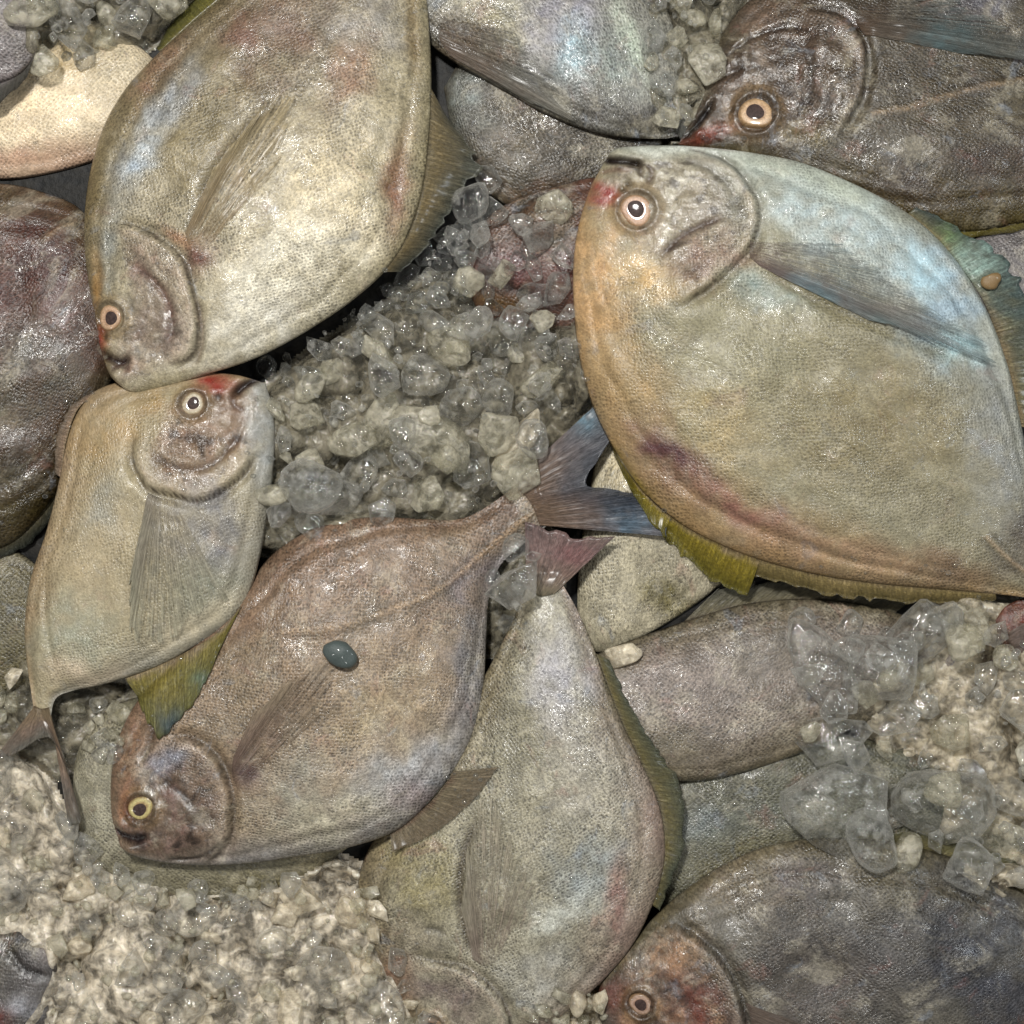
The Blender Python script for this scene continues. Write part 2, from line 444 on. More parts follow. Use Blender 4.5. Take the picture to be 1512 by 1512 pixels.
# ------------------------------------------------------------------ fish
def build_fish(name, label, F):
    global HF, BODY_HF
    dens = F.get('dens', 4.6)
    D0 = np.asarray(F['dorsal'], float); V0 = np.asarray(F['ventral'], float)
    Llen = np.linalg.norm(D0[-1] - D0[0])
    N = int(np.clip(Llen * 1.12 / dens, 40, 240))
    D = resample(D0, N); V = resample(V0, N)
    W = np.linalg.norm(D - V, axis=1); Wm = W.max()
    M = int(np.clip(Wm / dens, 24, 150)); Mb = max(10, M // 6)
    jj = np.linspace(0, 1, M + 1); t = 0.55 * jj + 0.45 * (0.5 - 0.5 * np.cos(np.pi * jj))
    X = D[:, None, 0] + (V - D)[:, None, 0] * t; Y = D[:, None, 1] + (V - D)[:, None, 1] * t
    s = np.linspace(0, 1, N)[:, None] * np.ones_like(t)
    T = F.get('thick', 0.122) * Wm * (W / Wm) ** 0.72
    T = T * (1 - 0.86 * np.clip((np.linspace(0, 1, N) - 0.84) / 0.16, 0, 1) ** 1.2)
    prof = np.clip(1 - np.abs(2 * t - 1) ** 2.9, 0, 1) ** 0.62
    Z = T[:, None] * prof
    core = np.clip(prof * 1.6, 0, 1)
    sd = F.get('seed', 1)
    Z = Z + core * ((fbm(X, Y, 110, 3, sd) - 0.5) * 0.42 * T[:, None] + (fbm(X, Y, 30, 3, sd + 5) - 0.5) * 2.6)
    bw = np.clip(s / 0.3, 0, 1) * np.clip((1 - s) / 0.08, 0, 1)
    for tt, dp in ((0.085, 3.4), (0.915, 3.4), (0.15, 1.6), (0.85, 1.6)):
        Z = Z - bw * dp * np.exp(-((t - tt + (fbm(X, Y, 90, 2, sd + 71) - 0.5) * 0.05) * W[:, None] / 7.0) ** 2)
    head = np.zeros_like(X); shine = np.zeros_like(X)
    # ---- colours (pigment)
    wx = X + (fbm(X, Y, 70, 4, sd + 9) - 0.5) * 110; wy = Y + (fbm(X, Y, 70, 4, sd + 13) - 0.5) * 110
    wn1 = fbm(X, Y, 46, 5, sd + 9) - 0.5; wn2 = fbm(X, Y, 46, 5, sd + 13) - 0.5
    brk = fbm(X, Y, 17, 4, sd + 91)
    C = np.ones(X.shape + (3,)) * lin(F['base'])
    def over(mask, rgb):
        m = np.clip(mask, 0, 1)[..., None]
        C[:] = C * (1 - m) + lin(rgb) * m
    tw = t + (fbm(X, Y, 60, 3, sd + 21) - 0.5) * 0.22
    if 'dcol' in F: over(np.clip(1 - tw / 0.22, 0, 1) * 0.85, F['dcol'])
    if 'vcol' in F: over(np.clip(1 - (1 - tw) / 0.26, 0, 1) * 0.85, F['vcol'])
    if 'headcol' in F:
        gpoly = F['headpoly']
        inside = inpoly(X + wn1 * 30, Y + wn2 * 30, gpoly).astype(float)
        d2, _, _ = polydist(X, Y, list(gpoly) + [gpoly[0]])
        m = np.where(inside > 0, np.clip(d2 / 30 + 0.1, 0, 1), 0)
        over(m * (0.35 + 0.5 * np.clip(fbm(X, Y, 40, 4, sd + 51) * 2 - 0.5, 0, 1)), F['headcol'])
        r = fbm(wx, wy, 22, 4, sd + 31)
        over(m * np.clip((r - 0.52) * 5, 0, 1) * 0.6, F.get('headcol2', (150, 138, 122)))
        r = fbm(wx, wy, 15, 3, sd + 41)
        over(m * np.clip((r - 0.58) * 6, 0, 1) * 0.6, (72, 58, 52))
        Z = Z + m * (fbm(X, Y, 18, 4, sd + 33) - 0.5) * 9
        shine = np.maximum(shine, m * 0.5)
    for b in F.get('blobs', []):
        bx, by, rx, ry, ang, rgb, st = b[:7]
        ca, sa = math.cos(math.radians(ang)), math.sin(math.radians(ang))
        am = min(120, 2.0 * min(rx, ry)); qx = X + wn1 * am; qy = Y + wn2 * am
        u = (qx - bx) * ca + (qy - by) * sa; v = -(qx - bx) * sa + (qy - by) * ca
        m = np.exp(-((u / rx) ** 2 + (v / ry) ** 2) ** 1.3)
        over(m * st * np.clip(0.55 + 1.5 * (brk - 0.25), 0.2, 1.2), rgb)
        if len(b) > 7: shine = np.maximum(shine, m * b[7])
    # ---- gill cover
    if 'gill' in F:
        dist, side, fr = polydist(X, Y, F['gill'])
        sg = F.get('gside', 1)
        end = np.clip(fr / 0.12, 0, 1) * np.clip((1 - fr) / 0.12, 0, 1)
        end = np.where((fr < -0.02) | (fr > 1.02), 0, np.maximum(end, 0.0))
        sdist = dist * side * sg + (fbm(X, Y, 18, 2, sd + 3) - 0.5) * 4
        gh = F.get('gh', 7.0) * 1.25
        stp = np.clip((sdist + 6) / 12.0, 0, 1); stp = stp * stp * (3 - 2 * stp)
        crs = np.exp(-((np.minimum(sdist, -4) + 4) / 9.0) ** 2) * (0.55 + 0.9 * vnoise(X / 30, Y / 30, sd + 61))
        Z = Z + end * (stp * 0.7 * gh * np.exp(-np.maximum(sdist, 0) / 60) - (1 - stp) * 0.95 * gh * crs)
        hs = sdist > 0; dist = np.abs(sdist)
        over(end * np.where(hs, 0, np.exp(-(dist / 6.0) ** 2)) * 0.6, F.get('gillcol', (74, 58, 48)))  # dark membrane tint that also paints in the shade of the crease
        over(end * np.where(hs, np.exp(-((dist - 9) / 6.0) ** 2), 0) * 0.32, F.get('gilledge', (178, 160, 142)))
        head = np.maximum(head, np.clip(1 - s / F.get('headfrac', 0.26), 0, 1) * 3)
    else:
        head = np.maximum(head, np.clip(1 - s / 0.14, 0, 1) * 3)
    head = np.clip(head, 0, 1)
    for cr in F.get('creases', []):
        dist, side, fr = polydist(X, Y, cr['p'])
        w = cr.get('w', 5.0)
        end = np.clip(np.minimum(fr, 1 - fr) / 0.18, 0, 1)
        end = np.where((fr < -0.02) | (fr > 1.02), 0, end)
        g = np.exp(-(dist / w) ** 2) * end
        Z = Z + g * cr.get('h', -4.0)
        if 'rgb' in cr: over(g * cr.get('st', 0.6), cr['rgb'])  # dark crease colours put the shade of the grooves into the skin
    if 'lateral' in F:
        dist, side, fr = polydist(X, Y, F['lateral'])
        g = np.exp(-(dist / 3.5) ** 2) * ((fr > 0) & (fr < 1))
        Z = Z + g * 2.5
        over(g * 0.55, F.get('latcol', (168, 142, 112)))
        g2 = np.exp(-((dist - 8) / 4.0) ** 2) * ((fr > 0) & (fr < 1))
        over(g2 * 0.3, (84, 72, 58))
    for (nx, ny) in F.get('nostrils', []):
        d = np.hypot(X - nx, Y - ny); g = np.exp(-(d / 5.0) ** 2)
        Z = Z - 5 * g; over(g * 0.8, (50, 36, 32))
    # bulging flesh / hollow features given as blobs in height
    for (bx, by, r, h) in F.get('bulges', []):
        Z = Z + h * np.exp(-(((X - bx) ** 2 + (Y - by) ** 2) / r ** 2))
    for e in F.get('eyes', []):
        ex, ey, er = e[:3]
        d = np.hypot(X - ex, Y - ey)
        Z = Z + 5.5 * np.exp(-((d - er * 1.32) / (er * 0.28)) ** 2) + np.where(d < er * 1.2, -3.0, 0)
        over(np.exp(-((d - er * 1.22) / (er * 0.24)) ** 2) * 0.55, (98, 78, 54))
        over(np.exp(-((d - er * 1.65) / (er * 0.3)) ** 2) * 0.35, (150, 122, 80))
        shine = np.maximum(shine, np.exp(-(d / (er * 1.9)) ** 2) * 0.8)
    Z[:, 0] = 0; Z[:, -1] = 0
    Z = np.maximum(Z, 0)
    lumC = (C * np.array([0.3, 0.59, 0.11])).sum(-1, keepdims=True)
    C = C * (lumC / 0.31) ** 0.8
    # ---- lower side
    tb = np.linspace(1, 0, Mb + 1)[1:-1]
    XB = D[:, None, 0] + (V - D)[:, None, 0] * tb; YB = D[:, None, 1] + (V - D)[:, None, 1] * tb
    ZB = -F.get('under', 0.55) * T[:, None] * np.clip(1 - np.abs(2 * tb - 1) ** 2.4, 0, 1) ** 0.55
    # ---- rest it on what lies below
    Xu, Yu, Zu = up(X), up(Y), up(Z)
    topg = splat(Xu, Yu, Zu, 'max')
    XBe = np.concatenate([X[:, -1:], XB, X[:, :1]], 1); YBe = np.concatenate([Y[:, -1:], YB, Y[:, :1]], 1); ZBe = np.concatenate([Z[:, -1:], ZB, Z[:, :1]], 1)
    fu = max(3, int(np.ceil(Wm / Mb / 2.5)))
    botg = splat(up(XBe, fu), up(YBe, fu), up(ZBe, fu), 'min')
    m = (topg > -1e8) & (botg < 1e8)
    iy, ix = np.nonzero(m)
    cx, cy = X.mean(), Y.mean()
    px, py, bz, hz = gx[ix] - cx, gx[iy] - cy, botg[m], HF[m]
    allow = F.get('sink', 14.0)
    # deeper overlap tolerated close to the fish's own rim is none: rim is thin
    best = None; tl = F.get('tilt', 0.16)
    cand = [F['plane']] if 'plane' in F else [(a, b) for a in np.linspace(-tl, tl, 9) for b in np.linspace(-tl, tl, 9)]
    for a, b in cand:
        gap = hz - allow - (bz + a * px + b * py)
        c = max(gap.max(), -9e9)
        cost = c + 60 * (a * a + b * b) / 0.04 * 0.25
        if best is None or cost < best[0]: best = (cost, a, b, c)
    _, a, b, c = best
    c += F.get('lift', 0.0)
    plane = lambda x, y: a * (x - cx) + b * (y - cy) + c
    print('fish', name, 'tilt %.2f %.2f z %.0f' % (a, b, c))
    Pz = plane(X, Y)
    base_z = max(0.0, float((ZB + plane(XB, YB)).min()))
    origin = unproject(np.array(cx), np.array(cy), np.array(base_z))
    def world(x, y, zrel, zpl):
        w = unproject(x, y, zpl)
        w[..., 2] += zrel * S
        return w - origin
    root = bpy.data.objects.new(name, None); col.objects.link(root)
    root.location = origin; root.empty_display_size = 0.02
    tag(root, label, 'fish', F.get('group', 'fish heaped on the ice'))
    # ---- body mesh
    wt = world(X, Y, Z, Pz); wb = world(XB, YB, ZB, plane(XB, YB))
    ring = np.concatenate([wt, wb], 1); R = ring.shape[1]
    verts = ring.reshape(-1, 3)
    i = np.arange(N - 1)[:, None]; j = np.arange(R)[None, :]; j2 = (j + 1) % R
    faces = np.stack([i * R + j + 0 * j2, (i + 1) * R + j, (i + 1) * R + j2, i * R + j2], -1).reshape(-1, 4)
    # orientation: make the top face up
    v0, v1, v2 = verts[faces[M // 2 + R * (N // 2), 0]], verts[faces[M // 2 + R * (N // 2), 1]], verts[faces[M // 2 + R * (N // 2), 2]]
    if np.cross(v1 - v0, v2 - v0)[2] < 0: faces = faces[:, ::-1]
    # close the tail end with a centre vertex
    cen = ring[-1].mean(0); verts = np.vstack([verts, cen]); ci = len(verts) - 1
    jr = np.arange(R); lastr = (N - 1) * R
    cap = np.stack([lastr + jr, lastr + (jr + 1) % R, np.full(R, ci), np.full(R, ci)], -1)
    me = bpy.data.meshes.new('body')
    fl = [tuple(f) for f in faces.tolist()] + [(q[0], q[1], q[2]) for q in cap.tolist()]
    me.from_pydata(verts.tolist(), [], fl)
    me.polygons.foreach_set('use_smooth', np.ones(len(fl), bool))
    def full(top, bot): return np.concatenate([top, bot], 1)
    CB = np.ones(XB.shape + (3,)) * lin(F['base'])
    tint = np.concatenate([C, CB], 1).reshape(-1, 3)
    tint = np.vstack([tint, tint[-1:]])
    add_attr(me, 'tint', 'FLOAT_COLOR', np.hstack([tint, np.ones((len(tint), 1))]))
    suv = np.stack([full(s, np.linspace(0, 1, N)[:, None] * np.ones_like(tb)) * Llen, full((t - 0.5) * W[:, None], (tb - 0.5) * W[:, None]), np.zeros((N, R))], -1).reshape(-1, 3)
    suv = np.vstack([suv, suv[-1:]])
    add_attr(me, 'suv', 'FLOAT_VECTOR', suv)
    z0 = np.zeros_like(XB)
    gr = np.full_like(head, F.get('grain', 0.88))
    for nm, arr in (('head', head), ('shine', shine), ('grain', gr)):
        d = full(arr, z0).ravel(); add_attr(me, nm, 'FLOAT', np.append(d, 0))
    body = link('body', me, SKIN, root)
    # fast lookup of the own upper surface
    tg = np.where(topg > -1e8, topg, 0)
    absg = np.where(topg > -1e8, topg + plane(GX, GY), -1e9)
    under = HF.copy()
    # ---- fins
    for fn in F.get('fins', []):
        build_fin(root, fn, tg, plane, under, world, sd, lin(F.get('dcol', F['base'])) * 0.5 + lin(F['base']) * 0.5)
    HF = np.maximum(HF, absg); BODY_HF = np.maximum(BODY_HF, absg)
    # ---- eyes
    for e in F.get('eyes', []):
        ex, ey, er = e[:3]
        zt = float(sample(tg, ex, ey)); hx = 9.0
        sxn = float(sample(tg, ex + hx, ey) - sample(tg, ex - hx, ey)) / (2 * hx) * 0.5 + a
        syn = float(sample(tg, ex, ey + hx) - sample(tg, ex, ey - hx)) / (2 * hx) * 0.5 + b
        pz = float(plane(ex, ey))
        look = e[4] if len(e) > 4 else (0, 0)
        def dome(r0, r1, zf, nr, na=28, ox=0, oy=0):
            rr = np.linspace(r0, r1, nr)[:, None]; an = np.linspace(0, 2 * np.pi, na, endpoint=False)[None, :]
            we = 1 + 0.07 * np.cos(2 * an + sd) + 0.04 * np.cos(3 * an + 2 * sd); lx = rr * np.cos(an) * we + ox; ly = rr * np.sin(an) * 0.96 * we + oy
            lz = zf(rr) + 0 * an
            vv = world(ex + lx, ey + ly, zt + lz + lx * sxn + ly * syn, np.full(lx.shape, pz)).reshape(-1, 3)
            ff = [(p * na + q, (p + 1) * na + q, (p + 1) * na + (q + 1) % na, p * na + (q + 1) % na) for p in range(nr - 1) for q in range(na)]
            return vv.tolist(), [f[::-1] for f in ff]
        prof_i = lambda r: np.where(r < er * 0.5, -0.5, 0) + 4.5 * np.sqrt(np.clip(1 - (r / (er * 1.25)) ** 2, 0, 1)) - 9.0 * np.clip((r - er * 0.96) / (er * 0.2), 0, 1)
        vv, ff = dome(0.5, er * 1.14, prof_i, 14)
        me = bpy.data.meshes.new('eye'); me.from_pydata(vv, [], ff); me.polygons.foreach_set('use_smooth', np.ones(len(ff), bool))
        rr = np.repeat(np.linspace(0.5, er * 1.14, 14) / er, 28); an = np.tile(np.linspace(0, 2 * np.pi, 28, endpoint=False), 14)
        wob = rr + (vnoise(np.cos(an) * 2.5 + 9, np.sin(an) * 2.5 + 9, sd) - 0.5) * 0.22
        mk = np.clip((wob - 0.74) / 0.34, 0, 1)[:, None]; mk2 = np.clip((0.66 - wob) / 0.14, 0, 1)[:, None]
        ec = lin(e[3]) * 0.8 * (1 - mk) + lin((124, 98, 66)) * mk
        ec = ec * (1 - mk2 * 0.6) + lin((128, 92, 66)) * mk2 * 0.6
        add_attr(me, 'tint', 'FLOAT_COLOR', np.hstack([ec, np.ones((len(ec), 1))]))
        eye = link('eye', me, EYE, root)
        pr = er * 0.52
        vv, ff = dome(0.4, pr * 1.02, lambda r: 4.6 + 0.9 * np.sqrt(np.clip(1 - (r / (pr * 1.05)) ** 2, 0, 1)), 8, 24, look[0], look[1])
        me = bpy.data.meshes.new('pupil'); me.from_pydata(vv, [], ff); me.polygons.foreach_set('use_smooth', np.ones(len(ff), bool))
        link('pupil', me, PUPIL, eye)
    return root

def build_fin(root, fn, tg, plane, under, world, sd, skin):
    global HF
    b = resample(fn['base'], 200); o = resample(fn['tip'], 200)
    L = np.linalg.norm(np.diff(np.vstack([(b + o) / 2]), axis=0), axis=1).sum()
    n = int(np.clip(L / 3.0, 24, 150)); mrow = int(np.clip(np.linalg.norm(o - b, axis=1).max() / 6.0, 6, 40))
    b = resample(fn['base'], n); o = resample(fn['tip'], n)
    v = np.linspace(0, 1, mrow)[None, :]
    u = np.linspace(0, 1, n)[:, None]
    fr = (vnoise(np.arange(n) / 2.6, np.zeros(n), sd + 77) - 0.5)[:, None] * fn.get('fray', 0.22)
    sc = v * (1 + fr * v ** 2)
    X = b[:, None, 0] + (o - b)[:, None, 0] * sc; Y = b[:, None, 1] + (o - b)[:, None, 1] * sc
    pl = plane(X, Y)
    rays = 0.35 * np.sin(u * L * 0.42 + fbm(X, Y, 40, 2, sd) * 6)
    ripple = (fbm(X, Y, 45, 3, sd + 2) - 0.5) * fn.get('ripple', 7)
    if fn.get('mode', 'edge') == 'body':
        zb = sample(tg, X, Y)
        Z = zb + 1.4 * fn.get('lift', 5.0) * np.sin(np.pi * np.clip(u, 0, 1)) ** 0.5 * np.clip(v * 4, 0, 1) * (0.4 + 0.6 * v) + rays * 0.7 + ripple * 0.3 * v + 1.0
    else:
        Z = 0.5 - fn.get('droop', 18) * v ** 1.5 + rays * 1.0 * np.clip(v * 3, 0, 1) + ripple * v
        if fn.get('tail'):
            zb = sample(tg, X, Y); Z = np.maximum(Z, np.where(zb > 0.5, zb + 2.0, -99))
        floor = sample(under, X, Y) + 4 + rays
        Z = np.maximum(Z + pl, floor) - pl
    C0 = lin(fn['rgb']); C1 = lin(fn.get('rgb2', fn['rgb'])); 
    mixv = np.clip(v + (fbm(X, Y, 30, 3, sd + 8) - 0.5) * 0.7, 0, 1)[..., None]
    C = C0 * (1 - mixv) + C1 * mixv
    if fn.get('mode', 'edge') != 'body':
        bl = np.clip(1 - (v + (fbm(X, Y, 16, 3, sd + 18) - 0.5) * 0.3) / (0.6 if fn.get('tail') else 0.2), 0, 1)[..., None]
        sl = float((skin * np.array([0.3, 0.59, 0.11])).sum())
        C = C * (1 - bl) + skin * 0.86 * (sl / 0.29) ** 0.4 * bl
    for (bx, by, r, rgb, st) in fn.get('blobs', []):
        mk = (np.exp(-(((X - bx) ** 2 + (Y - by) ** 2) / r ** 2)) * st * np.clip(fbm(X, Y, 14, 3, sd + 4) * 2.2 - 0.3, 0, 1))[..., None]
        C = C * (1 - mk) + lin(rgb) * mk
    th = fn.get('thick', 2.2) * (1.15 - v) + 0.5
    top = world(X, Y, Z, pl).reshape(-1, 3); bot = world(X, Y, Z - th, pl).reshape(-1, 3)
    nv = n * mrow
    i = np.arange(n - 1)[:, None]; j = np.arange(mrow - 1)[None, :]
    q = np.stack([i * mrow + j, (i + 1) * mrow + j, (i + 1) * mrow + j + 1, i * mrow + j + 1], -1).reshape(-1, 4)
    p0, p1, p2 = top[q[0, 0]], top[q[0, 1]], top[q[0, 2]]
    if np.cross(p1 - p0, p2 - p0)[2] < 0: q = q[:, ::-1]
    rim = np.concatenate([np.arange(mrow), np.arange(1, n) * mrow + mrow - 1, (n - 1) * mrow + np.arange(mrow - 2, -1, -1), np.arange(n - 2, 0, -1) * mrow])
    r2 = np.roll(rim, -1)
    side = np.stack([rim, r2, r2 + nv, rim + nv], -1)
    faces = np.vstack([q, q[:, ::-1] + nv, side])
    me = mesh_from(fn['name'], np.vstack([top, bot]), faces)
    Cc = np.hstack([C.reshape(-1, 3), np.ones((nv, 1))])
    add_attr(me, 'tint', 'FLOAT_COLOR', np.vstack([Cc, Cc]))
    suv = np.stack([u * L + 0 * v, v * 60 + 0 * u, 0 * u * v], -1).reshape(-1, 3)
    add_attr(me, 'suv', 'FLOAT_VECTOR', np.vstack([suv, suv]))
    fade = fn.get('fade', 0)
    thin = np.clip(fn.get('thin', 0.5 if fn.get('mode') == 'body' else 0.06) + 0 * X + 0.25 * v ** 2, 0, 1)
    if fade: thin = thin * (0.25 + 0.75 * np.clip((u if fade > 0 else 1 - u) / 0.4, 0, 1))
    if fade > 0: thin = np.clip(thin + 0.75 * np.clip((u - 0.25) / 0.6, 0, 1), 0, 1)
    if fade < 0: thin = np.clip(thin + 0.75 * np.clip((0.75 - u) / 0.6, 0, 1), 0, 1)
    add_attr(me, 'thin', 'FLOAT', np.concatenate([thin.ravel()] * 2))
    link(fn['name'], me, FIN, root)
    g = splat(up(X, 2), up(Y, 2), up(Z + pl, 2), 'max')
    HF = np.maximum(HF, g)

def tailfin(base, tip, rgb, rgb2, **k):
    k.setdefault('fray', 0.10); k['tail'] = True
    bm = np.mean(np.array(base, float), 0); tm = np.mean(np.array(tip, float), 0)
    d = (bm - tm) / np.linalg.norm(bm - tm)
    base = [(x + d[0] * 20, y + d[1] * 20) for x, y in base]
    return dict(name='tail_fin', base=base, tip=tip, rgb=rgb, rgb2=rgb2, **k)

exec_fish = []
def fish(name, label, **F): exec_fish.append((name, label, F))
# ---- bottom of the heap first --------------------------------------------
RED = (168, 62, 50)
fish('pomfret', 'olive grey fish flank under the small tan fish beside the reddish fish', seed=3, dens=8, base=(124, 116, 88), tilt=0.05,
     dorsal=[(-230, 900), (-150, 830), (-60, 800), (20, 812), (70, 850), (100, 900)], ventral=[(-230, 900), (-160, 980), (-60, 1025), (20, 1020), (75, 975), (105, 920)],
     fins=[tailfin([(100, 900), (105, 920)], [(190, 850), (160, 905), (190, 970)], (110, 100, 80), (90, 84, 70))])
fish('pomfret', 'pale grey green fish lying flat beneath the yellow eyed fish', seed=4, dens=7, base=(140, 134, 112), tilt=0.05, thick=0.12,
     dorsal=[(110, 1180), (112, 1120), (140, 1065), (200, 1030), (300, 1030), (420, 1080), (520, 1160), (560, 1190)],
     ventral=[(110, 1180), (122, 1240), (160, 1290), (240, 1322), (340, 1330), (430, 1308), (510, 1255), (565, 1205)],
     blobs=[(150, 1200, 60, 90, 0, (160, 156, 138), 0.7), (420, 1310, 90, 25, 0, (122, 112, 70), 0.7)],
     fins=[tailfin([(560, 1190), (565, 1205)], [(640, 1130), (610, 1200), (640, 1270)], (110, 100, 80), (90, 84, 70))])
fish('pomfret', 'dark grey fish head with a red snout poking out of crushed ice', seed=5, dens=5, base=(96, 90, 86), tilt=0.05, lift=40,
     dorsal=[(84, 1412), (60, 1385), (20, 1375), (-60, 1390), (-160, 1440), (-260, 1520), (-300, 1560)],
     ventral=[(84, 1412), (84, 1460), (70, 1520), (20, 1600), (-60, 1640), (-180, 1640), (-310, 1580)],
     blobs=[(30, 1430, 40, 40, 0, (128, 124, 124), 0.5, 0.8), (45, 1480, 28, 20, 30, (158, 160, 166), 0.6, 1.0), (2, 1490, 24, 18, 0, (140, 60, 48), 0.8), (66, 1400, 26, 16, 30, (140, 128, 120), 0.6)],
     creases=[dict(p=[(10, 1390), (40, 1425), (80, 1440)], h=-6, w=5, rgb=(52, 46, 44), st=0.7)],
     fins=[tailfin([(-300, 1560), (-310, 1580)], [(-400, 1540), (-370, 1590), (-420, 1640)], (90, 84, 80), (70, 66, 62))])
fish('pomfret', 'grey fish back wedged between two large fish at the tray edge', seed=6, dens=8, base=(128, 122, 120), tilt=0.05, lift=70,
     dorsal=[(1410, 400), (1430, 360), (1480, 335), (1560, 330), (1680, 370), (1780, 440)], ventral=[(1410, 400), (1430, 470), (1500, 530), (1600, 540), (1700, 510), (1785, 460)],
     fins=[tailfin([(1780, 440), (1785, 460)], [(1870, 420), (1840, 460), (1870, 520)], (110, 104, 100), (90, 84, 80))])
fish('pomfret', 'rusty red fish end lying under the tail stem of the big golden fish', seed=7, dens=6, base=(128, 82, 66), tilt=0.05, lift=60,
     dorsal=[(1470, 915), (1490, 892), (1540, 880), (1640, 900), (1720, 950)], ventral=[(1470, 915), (1480, 950), (1540, 990), (1630, 1000), (1722, 966)],
     blobs=[(1495, 915, 30, 22, 0, (142, 64, 50), 0.7, 0.6)],
     fins=[tailfin([(1720, 950), (1722, 966)], [(1800, 920), (1780, 960), (1810, 1010)], (110, 90, 80), (90, 74, 70))])
fish('pomfret', 'pale cream fish flank showing beside the pink forked tail', seed=8, dens=6, base=(160, 152, 130), tilt=0.06, thick=0.13,
     dorsal=[(862, 960), (852, 900), (856, 820), (868, 740), (885, 670), (930, 610), (1010, 580), (1110, 600), (1200, 650)],
     ventral=[(862, 960), (900, 962), (960, 935), (1030, 890), (1090, 840), (1140, 780), (1180, 720), (1205, 670)],
     blobs=[(900, 850, 50, 40, 0, (168, 160, 138), 0.6), (985, 885, 50, 26, 45, (120, 110, 62), 0.8), (905, 700, 40, 40, 0, (186, 172, 140), 0.6)],
     fins=[dict(name='anal_fin', base=[(940, 945), (990, 915), (1040, 880)], tip=[(930, 930), (975, 890), (1030, 850)], rgb=(126, 116, 76), rgb2=(92, 84, 56), droop=-4),
           tailfin([(1200, 650), (1205, 670)], [(1280, 600), (1260, 660), (1290, 730)], (110, 100, 80), (90, 84, 70))])
fish('pomfret', 'brown grey scaly fish flank squeezed between the blue tinted fish and the red bruised head', seed=9, dens=5.5, base=(104, 95, 80), tilt=0.08,
     dorsal=[(655, 130), (690, 80), (760, 60), (840, 90), (910, 140), (980, 200), (1010, 230)], ventral=[(655, 130), (672, 210), (705, 270), (760, 310), (830, 315), (910, 290), (975, 260), (1015, 245)],
     blobs=[(690, 160, 40, 50, 0, (140, 150, 148), 0.7), (760, 200, 70, 40, 20, (124, 110, 88), 0.6), (800, 290, 70, 22, 0, (120, 84, 62), 0.7)],
     fins=[tailfin([(1010, 230), (1015, 245)], [(1090, 200), (1070, 245), (1100, 300)], (100, 92, 78), (86, 80, 66))])
fish('pomfret', 'pale cream fish tinged pink along its lower edge beside the bank of grey ice', seed=10, grain=0.5, dens=5, base=(186, 172, 146), tilt=0.10,
     dorsal=[(262, 140), (225, 85), (170, 48), (100, 34), (20, 45), (-80, 70), (-180, 110), (-220, 135)],
     ventral=[(262, 140), (235, 185), (190, 217), (140, 238), (70, 257), (0, 266), (-90, 255), (-170, 210), (-222, 160)],
     vcol=(168, 138, 116), blobs=[(60, 160, 90, 50, -10, (202, 182, 150), 0.7), (30, 235, 60, 16, -8, (180, 144, 120), 0.7), (110, 90, 50, 24, 0, (160, 130, 60), 0.5), (170, 110, 40, 60, 0, (176, 164, 138), 0.6)],
     fins=[tailfin([(-220, 135), (-222, 160)], [(-310, 90), (-280, 150), (-320, 220)], (140, 124, 96), (110, 100, 80))])
fish('pomfret', 'purplish grey fish end under loose ice beside the pale cream fish', seed=11, dens=7, base=(132, 124, 122), tilt=0.05, lift=50,
     dorsal=[(60, 20), (20, -40), (-60, -90), (-180, -90), (-280, -30)], ventral=[(60, 20), (52, 80), (10, 120), (-80, 130), (-190, 80), (-285, -10)],
     fins=[dict(name='anal_fin', base=[(50, 85), (10, 118), (-40, 130)], tip=[(38, 112), (0, 148), (-40, 160)], rgb=(92, 88, 80), rgb2=(70, 68, 62), droop=6),
           tailfin([(-280, -30), (-285, -10)], [(-370, -70), (-340, -20), (-370, 40)], (110, 100, 90), (90, 84, 70))])
fish('pomfret', 'grey green fish back lying between the plain grey fish and the dark bellied fish', seed=12, dens=5.5, base=(116, 114, 96), tilt=0.08,
     dorsal=[(925, 1245), (950, 1180), (1020, 1120), (1130, 1085), (1250, 1085), (1370, 1120), (1470, 1180), (1540, 1220)],
     ventral=[(925, 1245), (950, 1320), (1020, 1380), (1130, 1400), (1260, 1380), (1380, 1330), (1480, 1270), (1545, 1240)],
     blobs=[(1030, 1205, 40, 22, -15, (134, 142, 142), 0.7, 0.9), (1120, 1190, 90, 30, -18, (112, 116, 104), 0.7), (1080, 1260, 90, 26, -22, (132, 124, 92), 0.7), (1370, 1255, 60, 22, 10, (142, 124, 50), 0.8)],
     fins=[tailfin([(1540, 1220), (1545, 1240)], [(1630, 1170), (1600, 1230), (1640, 1300)], (100, 96, 78), (86, 80, 66))])
